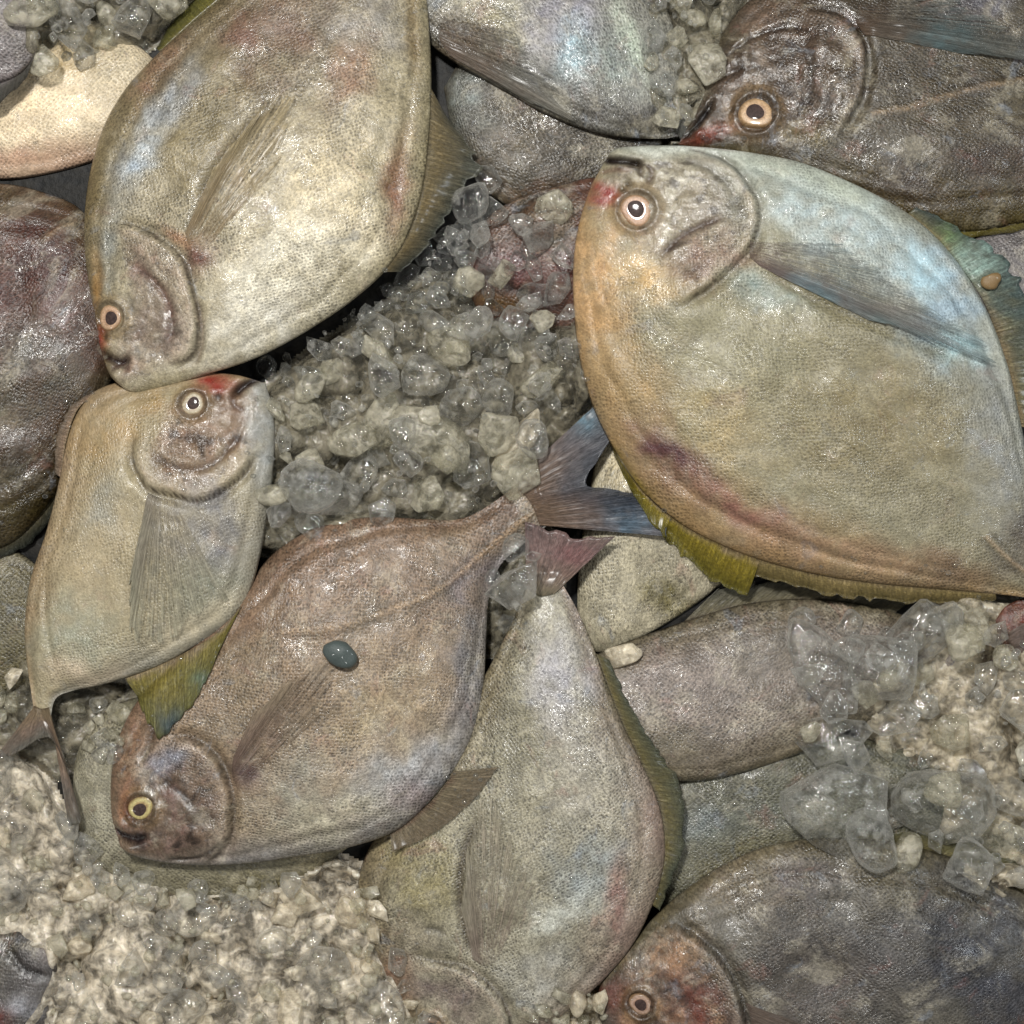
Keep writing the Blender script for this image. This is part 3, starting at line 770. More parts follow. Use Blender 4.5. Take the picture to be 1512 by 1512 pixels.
# ---- second layer ---------------------------------------------------------
fish('pomfret', 'reddish bruised fish head half buried in wet ice beneath the golden fish', seed=13, dens=5, base=(122, 88, 72), tilt=0.12, lift=10,
     dorsal=[(690, 420), (692, 370), (715, 325), (760, 295), (820, 275), (890, 262), (980, 290), (1060, 340), (1100, 380)],
     ventral=[(690, 420), (705, 455), (750, 480), (810, 488), (880, 488), (960, 470), (1040, 430), (1105, 396)],
     blobs=[(800, 320, 46, 40, 0, (122, 96, 76), 0.8), (730, 385, 40, 40, 0, (116, 92, 88), 0.6, 0.8), (765, 400, 30, 26, 0, (132, 80, 82), 0.7), (740, 450, 44, 16, 10, (120, 92, 34), 0.85), (830, 420, 40, 50, 0, (128, 88, 80), 0.7), (840, 390, 18, 18, 0, (122, 48, 46), 0.8, 0.9), (700, 350, 24, 24, 0, (120, 124, 120), 0.6)],
     bulges=[(800, 322, 34, 14), (770, 400, 28, 8), (835, 410, 26, 9)],
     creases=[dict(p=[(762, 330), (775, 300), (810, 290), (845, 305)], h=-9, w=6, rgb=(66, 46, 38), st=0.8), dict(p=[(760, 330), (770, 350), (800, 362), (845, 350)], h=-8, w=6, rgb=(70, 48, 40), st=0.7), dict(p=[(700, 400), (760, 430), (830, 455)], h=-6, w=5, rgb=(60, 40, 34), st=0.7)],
     fins=[tailfin([(1100, 380), (1105, 396)], [(1180, 350), (1160, 390), (1190, 450)], (100, 92, 78), (86, 80, 66))])
fish('pomfret', 'dark reddish brown fish flank pressed against the noses of two other fish', seed=14, dens=5, base=(112, 86, 70), tilt=0.10,
     dorsal=[(190, 455), (160, 370), (118, 308), (62, 283), (0, 271), (-100, 275), (-230, 330), (-350, 430), (-420, 520)],
     ventral=[(190, 455), (172, 540), (135, 635), (96, 712), (52, 772), (0, 810), (-90, 826), (-210, 790), (-340, 680), (-425, 560)],
     dcol=(112, 92, 66), vcol=(96, 82, 52),
     blobs=[(40, 430, 90, 110, 20, (122, 68, 60), 0.65), (70, 380, 40, 60, 20, (104, 62, 56), 0.6), (60, 560, 60, 80, 0, (104, 96, 78), 0.8), (20, 620, 40, 24, 0, (138, 130, 108), 0.7), (20, 700, 70, 40, -20, (84, 70, 42), 0.8, 1.0), (20, 760, 60, 30, -35, (96, 84, 50), 0.8, 1.0)],
     creases=[dict(p=[(70, 370), (95, 345), (128, 330)], h=4, w=4, rgb=(160, 140, 110), st=0.5)],
     fins=[dict(name='anal_fin', base=[(120, 660), (96, 706), (50, 768), (0, 804), (-80, 820)], tip=[(118, 678), (96, 728), (52, 792), (0, 824), (-80, 838)], rgb=(84, 76, 50), rgb2=(60, 64, 58), droop=10),
           tailfin([(-420, 520), (-425, 560)], [(-520, 440), (-470, 550), (-530, 660)], (100, 80, 66), (80, 70, 60))])
fish('pomfret', 'bluish silver fish with a folded dark pectoral fin beside the ice at the top', seed=15, dens=4.8, base=(140, 138, 128), tilt=0.14,
     dorsal=[(560, -50), (585, 10), (630, 62), (680, 98), (740, 132), (800, 166), (860, 190), (920, 203), (975, 205), (1010, 200)],
     ventral=[(560, -50), (620, -140), (720, -190), (820, -180), (900, -120), (960, -40), (995, 40), (1012, 110), (1024, 180)],
     dcol=(92, 90, 82),
     blobs=[(730, 40, 60, 40, 10, (158, 150, 122), 0.8), (830, 40, 46, 70, 0, (146, 142, 156), 0.7), (842, 90, 24, 44, 0, (150, 180, 190), 0.7, 0.8), (900, 90, 60, 50, 30, (136, 146, 140), 0.7), (930, 60, 16, 70, -20, (166, 178, 160), 0.6), (880, 160, 60, 24, 20, (112, 106, 100), 0.7), (970, 185, 50, 20, 0, (86, 80, 76), 0.8), (690, 70, 50, 30, 30, (116, 92, 74), 0.7)],
     fins=[dict(name='pectoral_fin', mode='body', base=[(655, 32), (648, 58), (664, 84)], tip=[(760, 58), (840, 168), (790, 158)], rgb=(128, 112, 98), rgb2=(134, 132, 122), lift=4, thin=0.45, fade=-1),
           tailfin([(1010, 200), (1024, 180)], [(1060, 290), (1075, 230), (1120, 200)], (86, 86, 84), (70, 70, 68))])
fish('pomfret', 'plain grey scaly fish with clear ice lying on its back', seed=16, dens=4.8, base=(138, 126, 114), tilt=0.12, thick=0.17,
     dorsal=[(815, 1060), (840, 1000), (888, 963), (960, 935), (1040, 908), (1110, 890), (1200, 884), (1300, 898), (1390, 930), (1450, 958)],
     ventral=[(815, 1060), (840, 1110), (900, 1140), (970, 1152), (1040, 1152), (1120, 1134), (1200, 1104), (1290, 1060), (1380, 1010), (1455, 976)],
     dcol=(122, 112, 86), vcol=(128, 118, 94), blobs=[(1020, 1000, 110, 50, -15, (148, 136, 128), 0.7), (960, 1080, 90, 30, 10, (126, 118, 96), 0.6), (1150, 960, 90, 40, 0, (126, 118, 108), 0.6)],
     fins=[dict(name='dorsal_fin', base=[(1010, 918), (1100, 895), (1200, 888), (1320, 906)], tip=[(1060, 868), (1140, 858), (1240, 862), (1350, 884)], rgb=(118, 110, 86), rgb2=(92, 92, 82), droop=4),
           tailfin([(1450, 958), (1455, 976)], [(1520, 900), (1500, 965), (1540, 1040)], (130, 112, 100), (110, 96, 88))])
# ---- third layer ----------------------------------------------------------
fish('pomfret', 'dark bellied fish with a coppery face and small pink rimmed eye', seed=17, base=(106, 99, 91), tilt=0.12,
     dorsal=[(880, 1482), (890, 1445), (915, 1408), (955, 1365), (1005, 1318), (1065, 1278), (1130, 1250), (1200, 1238), (1290, 1240), (1380, 1258), (1450, 1285), (1530, 1330), (1640, 1410), (1740, 1500), (1800, 1560)],
     ventral=[(880, 1482), (892, 1530), (930, 1600), (1000, 1690), (1100, 1770), (1220, 1800), (1350, 1790), (1480, 1740), (1620, 1670), (1740, 1610), (1810, 1580)],
     dcol=(122, 112, 82),
     blobs=[(1100, 1300, 90, 50, -20, (140, 126, 106), 0.7), (1180, 1290, 50, 30, 0, (116, 106, 112), 0.7), (1060, 1370, 50, 30, 0, (128, 124, 116), 0.6), (1260, 1350, 90, 60, 0, (128, 124, 116), 0.5), (1430, 1400, 130, 110, 0, (86, 88, 98), 0.85), (1200, 1450, 60, 60, 0, (108, 96, 92), 0.6), (1300, 1480, 100, 50, 0, (122, 118, 110), 0.6), (1000, 1400, 40, 24, -40, (176, 140, 108), 0.6, 0.8), (905, 1462, 26, 20, 0, (150, 84, 72), 0.7), (1020, 1460, 26, 40, 0, (138, 72, 58), 0.75, 0.8)],
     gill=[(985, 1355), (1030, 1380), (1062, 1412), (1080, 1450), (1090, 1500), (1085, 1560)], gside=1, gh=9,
     headpoly=[(880, 1480), (915, 1415), (985, 1355), (1060, 1410), (1090, 1500), (1080, 1560), (940, 1580)], headcol=(132, 98, 80), headcol2=(172, 138, 108),
     eyes=[(943, 1472, 16, (178, 150, 132))],
     fins=[dict(name='pectoral_fin', mode='body', base=[(1092, 1462), (1100, 1490), (1096, 1520)], tip=[(1200, 1500), (1330, 1590), (1220, 1580)], rgb=(132, 116, 104), rgb2=(108, 102, 94), lift=6, thin=0.3),
           dict(name='dorsal_fin', base=[(1250, 1242), (1350, 1256), (1450, 1290), (1560, 1352)], tip=[(1290, 1228), (1400, 1238), (1500, 1275), (1590, 1345)], rgb=(118, 108, 66), rgb2=(88, 86, 62), droop=6),
           tailfin([(1800, 1560), (1810, 1580)], [(1900, 1510), (1870, 1580), (1900, 1660)], (100, 96, 98), (86, 82, 86))])
fish('pomfret', 'brown fish with a red lower jaw and wide amber eye behind the golden fish', seed=18, base=(100, 89, 73), tilt=0.12,
     dorsal=[(1002, 213), (1040, 226), (1090, 240), (1170, 268), (1260, 308), (1350, 336), (1430, 342), (1520, 326), (1630, 274), (1730, 194), (1800, 130)],
     ventral=[(1002, 213), (1016, 185), (1032, 140), (1050, 85), (1076, 35), (1116, -8), (1190, -58), (1290, -96), (1410, -106), (1530, -84), (1650, -26), (1750, 46), (1795, 92)],
     dcol=(112, 98, 52), 
     blobs=[(1170, 60, 60, 60, 0, (118, 98, 82), 0.5), (1350, 190, 110, 70, 10, (110, 98, 74), 0.6), (1460, 250, 70, 40, 0, (100, 74, 60), 0.7), (1330, 290, 90, 26, 20, (92, 70, 54), 0.7), (1440, 10, 60, 30, 0, (128, 128, 140), 0.75, 0.7), (1380, 90, 80, 20, 10, (120, 112, 96), 0.5), (1045, 200, 40, 14, -20, (150, 66, 48), 0.85, 0.9), (1180, 205, 40, 14, 10, (130, 112, 50), 0.7), (1120, 20, 50, 40, 0, (140, 116, 98), 0.6)],
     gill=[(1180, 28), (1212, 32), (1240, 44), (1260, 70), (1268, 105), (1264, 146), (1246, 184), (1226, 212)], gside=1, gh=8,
     headpoly=[(1005, 212), (1030, 150), (1055, 80), (1100, 30), (1200, 25), (1262, 70), (1268, 120), (1240, 200), (1150, 225)], headcol=(116, 96, 82), headcol2=(148, 132, 116),
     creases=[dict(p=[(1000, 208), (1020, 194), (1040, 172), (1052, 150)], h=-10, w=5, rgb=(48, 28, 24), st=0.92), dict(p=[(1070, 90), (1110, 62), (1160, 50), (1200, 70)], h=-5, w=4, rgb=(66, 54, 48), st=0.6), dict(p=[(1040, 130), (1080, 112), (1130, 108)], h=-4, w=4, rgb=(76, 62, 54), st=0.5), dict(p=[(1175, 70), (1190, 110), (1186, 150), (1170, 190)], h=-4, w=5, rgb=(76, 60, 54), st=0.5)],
     lateral=[(1275, 180), (1340, 168), (1420, 145), (1520, 125)],
     bulges=[(1030, 200, 12, 6), (1030, 170, 12, 7)], nostrils=[(1078, 168)],
     eyes=[(1112, 174, 23, (206, 172, 134), (-2, -1))],
     fins=[dict(name='pectoral_fin', mode='body', base=[(1258, 20), (1254, 42), (1266, 66)], tip=[(1380, 10), (1530, 102), (1400, 92)], rgb=(118, 100, 84), rgb2=(108, 110, 104), lift=7, thin=0.25, fade=-1, blobs=[(1380, 70, 50, (118, 146, 150), 0.7)]),
           dict(name='dorsal_fin', base=[(1330, 332), (1430, 341), (1520, 325), (1620, 278)], tip=[(1345, 342), (1440, 352), (1526, 336), (1625, 290)], rgb=(120, 110, 50), rgb2=(80, 72, 36), droop=4),
           tailfin([(1800, 130), (1795, 92)], [(1900, 190), (1860, 110), (1900, 20)], (100, 96, 88), (86, 82, 76))])
fish('pomfret', 'grey green fish lying tail up beside the pebble fish with olive belly fin', seed=19, base=(150, 144, 124), tilt=0.14,
     dorsal=[(655, 1590), (620, 1540), (588, 1480), (558, 1415), (534, 1350), (530, 1292), (560, 1226), (620, 1150), (680, 1060), (730, 970), (765, 900), (785, 850)],
     ventral=[(655, 1590), (710, 1585), (765, 1548), (830, 1500), (888, 1450), (934, 1395), (966, 1330), (982, 1262), (975, 1195), (950, 1132), (920, 1070), (896, 1010), (874, 950), (852, 900), (828, 858)],
     dcol=(140, 126, 98), vcol=(146, 124, 112),
     blobs=[(830, 1010, 40, 90, 0, (158, 156, 164), 0.7), (870, 1150, 60, 80, 0, (162, 156, 144), 0.6), (860, 1290, 60, 60, 0, (146, 156, 160), 0.65), (830, 1340, 60, 20, -20, (182, 186, 180), 0.6, 0.7), (770, 1090, 40, 60, 0, (136, 130, 106), 0.7), (625, 1300, 50, 60, 0, (148, 138, 98), 0.8), (590, 1400, 40, 60, 0, (140, 128, 108), 0.6), (580, 1450, 30, 50, 0, (160, 118, 96), 0.7), (912, 1310, 16, 46, 0, (158, 112, 104), 0.65), (800, 1430, 60, 50, 0, (158, 156, 148), 0.7), (660, 1460, 60, 40, 20, (134, 116, 112), 0.7), (900, 1000, 16, 90, -20, (120, 120, 86), 0.7), (745, 860, 30, 30, 0, (120, 108, 104), 0.6)],
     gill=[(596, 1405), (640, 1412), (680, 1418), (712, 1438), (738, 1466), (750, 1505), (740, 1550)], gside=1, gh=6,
     creases=[dict(p=[(712, 1190), (690, 1240), (681, 1290), (684, 1345), (700, 1395), (722, 1418)], h=-7, w=6, rgb=(104, 92, 76), st=0.7), dict(p=[(736, 900), (800, 880), (845, 890)], h=-2, w=8), dict(p=[(625, 1360), (650, 1362), (662, 1372)], h=-4, w=3, rgb=(70, 62, 50), st=0.6)],
     eyes=[(638, 1508, 15, (150, 128, 108))],
     fins=[dict(name='pectoral_fin', mode='body', base=[(700, 1405), (716, 1414), (732, 1408)], tip=[(682, 1330), (712, 1180), (790, 1300)], rgb=(172, 156, 142), rgb2=(178, 170, 150), lift=5, thin=0.6, fade=1),
           dict(name='anal_fin', base=[(880, 965), (915, 1060), (950, 1135), (976, 1200), (978, 1270), (962, 1335)], tip=[(900, 975), (940, 1060), (1000, 1150), (1012, 1200), (1004, 1270), (974, 1345)], rgb=(122, 110, 68), rgb2=(90, 94, 78), droop=8, ripple=12, thin=0.15),
           tailfin([(785, 850), (806, 862), (828, 858)], [(775, 770), (838, 790), (905, 795)], (138, 112, 106), (118, 100, 96), droop=0, blobs=[(850, 820, 30, (142, 96, 96), 0.6)])])
# ---- fourth layer ---------------------------------------------------------
fish('pomfret', 'brown scaly fish with a round yellow eye and a dark pebble on its flank', seed=20, base=(148, 128, 106), tilt=0.14,
     dorsal=[(178, 1250), (164, 1195), (168, 1115), (196, 1045), (250, 985), (310, 918), (366, 860), (398, 822), (432, 796), (480, 774), (550, 763), (620, 766), (680, 766), (725, 744), (775, 706)],
     ventral=[(178, 1250), (215, 1268), (280, 1277), (350, 1276), (430, 1266), (520, 1250), (586, 1226), (632, 1186), (672, 1136), (700, 1078), (714, 1010), (718, 940), (722, 884), (738, 836), (772, 804), (816, 770)],
     dcol=(136, 108, 88), vcol=(140, 138, 136),
     blobs=[(520, 860, 150, 60, -10, (146, 122, 102), 0.6), (560, 1060, 110, 70, -40, (166, 152, 124), 0.7), (600, 1140, 80, 60, -40, (160, 162, 164), 0.75), (480, 1200, 110, 40, -10, (168, 162, 140), 0.7), (680, 860, 40, 40, 0, (132, 122, 126), 0.7), (690, 980, 22, 90, 0, (134, 132, 136), 0.7), (430, 1150, 60, 50, 0, (152, 152, 140), 0.6), (360, 980, 50, 60, -50, (142, 128, 104), 0.6), (620, 1180, 40, 30, 0, (150, 130, 132), 0.6), (365, 1140, 20, 20, 0, (104, 72, 84), 0.8), (195, 1110, 22, 60, 5, (146, 112, 88), 0.75, 0.8), (250, 1110, 36, 16, -20, (150, 154, 166), 0.8, 1.0), (740, 770, 40, 24, -35, (126, 100, 84), 0.7), (190, 1190, 12, 30, 0, (168, 104, 84), 0.7)],
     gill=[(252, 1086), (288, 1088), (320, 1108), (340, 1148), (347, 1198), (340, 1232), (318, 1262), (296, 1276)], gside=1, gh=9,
     headpoly=[(215, 1110), (260, 1090), (320, 1108), (347, 1190), (320, 1258), (260, 1272), (190, 1262), (175, 1230), (200, 1160)], headcol=(104, 84, 76), headcol2=(142, 116, 108),
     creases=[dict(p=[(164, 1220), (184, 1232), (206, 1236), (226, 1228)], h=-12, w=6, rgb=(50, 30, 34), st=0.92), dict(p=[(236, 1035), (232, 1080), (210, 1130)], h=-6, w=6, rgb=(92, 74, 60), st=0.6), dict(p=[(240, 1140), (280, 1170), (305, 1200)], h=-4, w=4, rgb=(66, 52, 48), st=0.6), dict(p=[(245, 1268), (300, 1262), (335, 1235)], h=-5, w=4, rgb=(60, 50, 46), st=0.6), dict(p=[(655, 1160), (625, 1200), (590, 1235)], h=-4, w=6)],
     lateral=[(420, 930), (500, 922), (580, 898), (650, 868), (700, 828), (750, 785), (795, 752)],
     bulges=[(194, 1252, 14, 10), (184, 1214, 12, 7)], nostrils=[(192, 1206)],
     eyes=[(214, 1188, 18, IRIS_Y, (-1, 2))],
     fins=[dict(name='pectoral_fin', mode='body', base=[(352, 1112), (350, 1138), (358, 1160)], tip=[(382, 1045), (486, 968), (470, 1060)], rgb=(138, 116, 104), rgb2=(164, 148, 126), lift=8, thin=0.45, fade=1),
           dict(name='pelvic_fin', base=[(576, 1232), (616, 1202), (648, 1170), (670, 1138)], tip=[(580, 1258), (640, 1228), (702, 1174), (735, 1128)], rgb=(146, 134, 110), rgb2=(128, 114, 94), droop=-4, fray=0.05, thin=0.4),
           tailfin([(775, 706), (802, 736), (816, 770)], [(892, 586), (905, 640), (862, 712), (900, 722), (985, 745), (985, 792)], (120, 104, 98), (88, 90, 96), droop=-16, fray=0.05, blobs=[(866, 615, 22, (116, 152, 168), 0.8), (930, 772, 40, (100, 128, 146), 0.7), (930, 735, 40, (34, 38, 52), 0.8)])])
# ---- fifth layer ----------------------------------------------------------
fish('pomfret', 'small tan fish with smooth skin and pinkish gill cover under the large pale fish', seed=21, grain=0.4, base=(160, 149, 122), tilt=0.16,
     dorsal=[(392, 566), (345, 553), (280, 549), (205, 558), (145, 574), (116, 604), (99, 648), (88, 705), (68, 785), (46, 850), (37, 912), (38, 965), (46, 1022), (52, 1062)],
     ventral=[(392, 566), (402, 600), (406, 650), (402, 710), (394, 765), (384, 822), (369, 874), (346, 915), (300, 948), (232, 984), (162, 1008), (108, 1020), (82, 1032), (74, 1064)],
     dcol=(158, 132, 100), vcol=(140, 138, 128),
     blobs=[(150, 640, 60, 50, 0, (168, 140, 98), 0.7), (140, 800, 70, 120, 10, (168, 152, 122), 0.7), (160, 740, 26, 50, 30, (150, 150, 140), 0.7, 0.8), (310, 780, 50, 60, 0, (122, 122, 128), 0.75), (300, 870, 60, 40, -30, (140, 142, 126), 0.7), (120, 930, 60, 50, 0, (148, 150, 132), 0.7), (290, 920, 70, 18, -32, (184, 172, 146), 0.75), (130, 990, 60, 20, 0, (182, 166, 144), 0.7), (330, 600, 30, 20, 0, (140, 110, 86), 0.6), (322, 568, 26, 13, 5, RED, 0.9, 0.7), (380, 610, 18, 50, 5, (158, 160, 158), 0.8, 0.6), (395, 660, 14, 60, 0, (140, 144, 144), 0.7), (230, 600, 30, 24, 0, (164, 132, 82), 0.6)],
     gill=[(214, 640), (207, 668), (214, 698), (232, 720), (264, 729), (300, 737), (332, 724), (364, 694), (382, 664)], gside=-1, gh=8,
     headpoly=[(225, 660), (250, 600), (300, 560), (380, 566), (392, 620), (378, 668), (330, 720), (290, 732), (235, 714)], headcol=(136, 104, 86), headcol2=(166, 134, 112),
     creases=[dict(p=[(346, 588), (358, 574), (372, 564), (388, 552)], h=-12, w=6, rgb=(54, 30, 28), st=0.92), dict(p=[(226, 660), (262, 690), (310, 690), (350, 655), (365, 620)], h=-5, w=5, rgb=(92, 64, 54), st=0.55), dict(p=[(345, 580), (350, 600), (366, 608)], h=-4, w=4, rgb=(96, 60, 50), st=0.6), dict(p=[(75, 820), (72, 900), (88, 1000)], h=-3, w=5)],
     bulges=[(382, 578, 13, 10), (356, 558, 12, 8)], nostrils=[(326, 588)],
     eyes=[(290, 598, 17, (184, 172, 146), (1, -1))],
     fins=[dict(name='pectoral_fin', mode='body', base=[(228, 728), (246, 736), (266, 738)], tip=[(201, 850), (214, 950), (340, 880)], rgb=(168, 158, 142), rgb2=(178, 174, 152), lift=6, thin=0.55, fade=1),
           dict(name='anal_fin', base=[(358, 895), (320, 936), (250, 975), (185, 1002)], tip=[(332, 948), (300, 1020), (246, 1080), (205, 1034)], rgb=(132, 120, 62), rgb2=(112, 108, 58), droop=4, blobs=[(262, 1066, 26, (72, 92, 102), 0.85), (300, 1005, 14, (110, 140, 130), 0.8)]),
           dict(name='dorsal_fin', base=[(150, 575), (118, 605), (100, 650), (90, 705)], tip=[(140, 578), (104, 606), (86, 654), (82, 700)], rgb=(156, 132, 110), rgb2=(126, 112, 96), fray=0.5, droop=4),
           tailfin([(52, 1062), (63, 1066), (74, 1064)], [(-8, 1122), (36, 1106), (64, 1088), (88, 1104), (122, 1205), (104, 1222)], (152, 122, 104), (96, 92, 82), droop=-10)])
# ---- the two large fish on top --------------------------------------------
fish('pomfret', 'large pale bellied fish lying head down with a red spot before its eye', seed=22, grain=0.75, base=(158, 148, 124), tilt=0.16, dens=4.4,
     dorsal=[(186, 576), (162, 552), (149, 515), (141, 470), (131, 420), (124, 360), (126, 300), (136, 240), (155, 182), (186, 130), (226, 86), (272, 44), (322, 4), (382, -50), (450, -130), (510, -210), (540, -250)],
     ventral=[(186, 576), (205, 580), (245, 571), (300, 554), (360, 536), (420, 508), (480, 472), (530, 436), (572, 396), (602, 348), (624, 280), (634, 200), (637, 120), (634, 40), (626, -50), (608, -140), (585, -220), (572, -255)],
     dcol=(128, 112, 76), vcol=(150, 140, 110),
     blobs=[(420, 60, 190, 110, -30, (122, 106, 86), 0.6), (440, 400, 130, 70, -40, (192, 186, 168), 0.85), (380, 490, 90, 40, -20, (186, 182, 170), 0.8), (480, 280, 90, 90, -50, (186, 172, 142), 0.75), (300, 180, 60, 110, 30, (140, 126, 92), 0.7), (215, 230, 26, 80, 28, (158, 168, 176), 0.85, 0.7), (265, 150, 20, 60, 35, (146, 150, 154), 0.7, 0.6), (165, 370, 14, 70, 5, (150, 152, 146), 0.7, 0.8), (240, 110, 20, 60, 38, (150, 116, 96), 0.7), (400, 60, 60, 50, 0, (144, 98, 86), 0.6), (520, 120, 26, 60, 20, (160, 118, 96), 0.6), (440, 30, 60, 60, 0, (140, 122, 104), 0.5), (560, 40, 60, 40, 0, (150, 148, 146), 0.6), (590, 280, 16, 70, 8, (146, 96, 66), 0.8), (615, 60, 12, 90, 0, (142, 122, 86), 0.7), (560, 200, 50, 70, 10, (172, 160, 134), 0.5), (150, 500, 14, 18, 0, (190, 62, 50), 0.95, 0.6), (300, 385, 22, 26, 0, (140, 98, 88), 0.8, 0.4), (270, 360, 26, 12, 30, (170, 122, 92), 0.7, 0.8), (145, 430, 10, 50, 0, (168, 126, 72), 0.7)],
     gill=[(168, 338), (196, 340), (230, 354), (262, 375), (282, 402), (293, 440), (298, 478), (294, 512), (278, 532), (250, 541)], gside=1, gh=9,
     headpoly=[(185, 570), (160, 535), (190, 480), (195, 420), (180, 345), (230, 356), (280, 402), (296, 470), (285, 525), (240, 552)], headcol=(132, 112, 104), headcol2=(170, 148, 130),
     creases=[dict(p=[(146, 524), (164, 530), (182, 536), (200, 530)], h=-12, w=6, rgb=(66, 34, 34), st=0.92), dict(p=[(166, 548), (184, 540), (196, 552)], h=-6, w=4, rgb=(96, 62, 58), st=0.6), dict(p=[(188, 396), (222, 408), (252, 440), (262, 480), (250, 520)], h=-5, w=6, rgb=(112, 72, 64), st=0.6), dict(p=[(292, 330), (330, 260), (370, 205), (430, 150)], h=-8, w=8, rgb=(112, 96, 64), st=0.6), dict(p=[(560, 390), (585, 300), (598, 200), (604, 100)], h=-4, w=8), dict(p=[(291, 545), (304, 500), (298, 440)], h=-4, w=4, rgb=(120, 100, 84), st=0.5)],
     bulges=[(296, 378, 16, 9), (176, 558, 16, 11), (160, 512, 12, 7)], nostrils=[(160, 500)],
     eyes=[(169, 472, 18, (198, 164, 134), (2, 1))],
     fins=[dict(name='pectoral_fin', mode='body', base=[(284, 352), (290, 372), (308, 382)], tip=[(324, 262), (436, 140), (420, 262)], rgb=(176, 154, 124), rgb2=(182, 166, 130), lift=6, thin=0.6, fade=1),
           dict(name='anal_fin', base=[(566, 402), (602, 348), (622, 284), (632, 210), (636, 130)], tip=[(590, 398), (640, 345), (692, 262), (704, 232), (655, 160)], rgb=(126, 110, 76), rgb2=(88, 90, 80), droop=26, thin=0.2),
           dict(name='dorsal_fin', base=[(236, 76), (290, 30), (350, -20), (420, -95)], tip=[(228, 68), (268, 10), (330, -55), (410, -112)], rgb=(112, 106, 52), rgb2=(78, 78, 42), droop=14),
           tailfin([(540, -250), (572, -255)], [(540, -420), (590, -340), (690, -380)], (120, 108, 90), (100, 92, 76))])
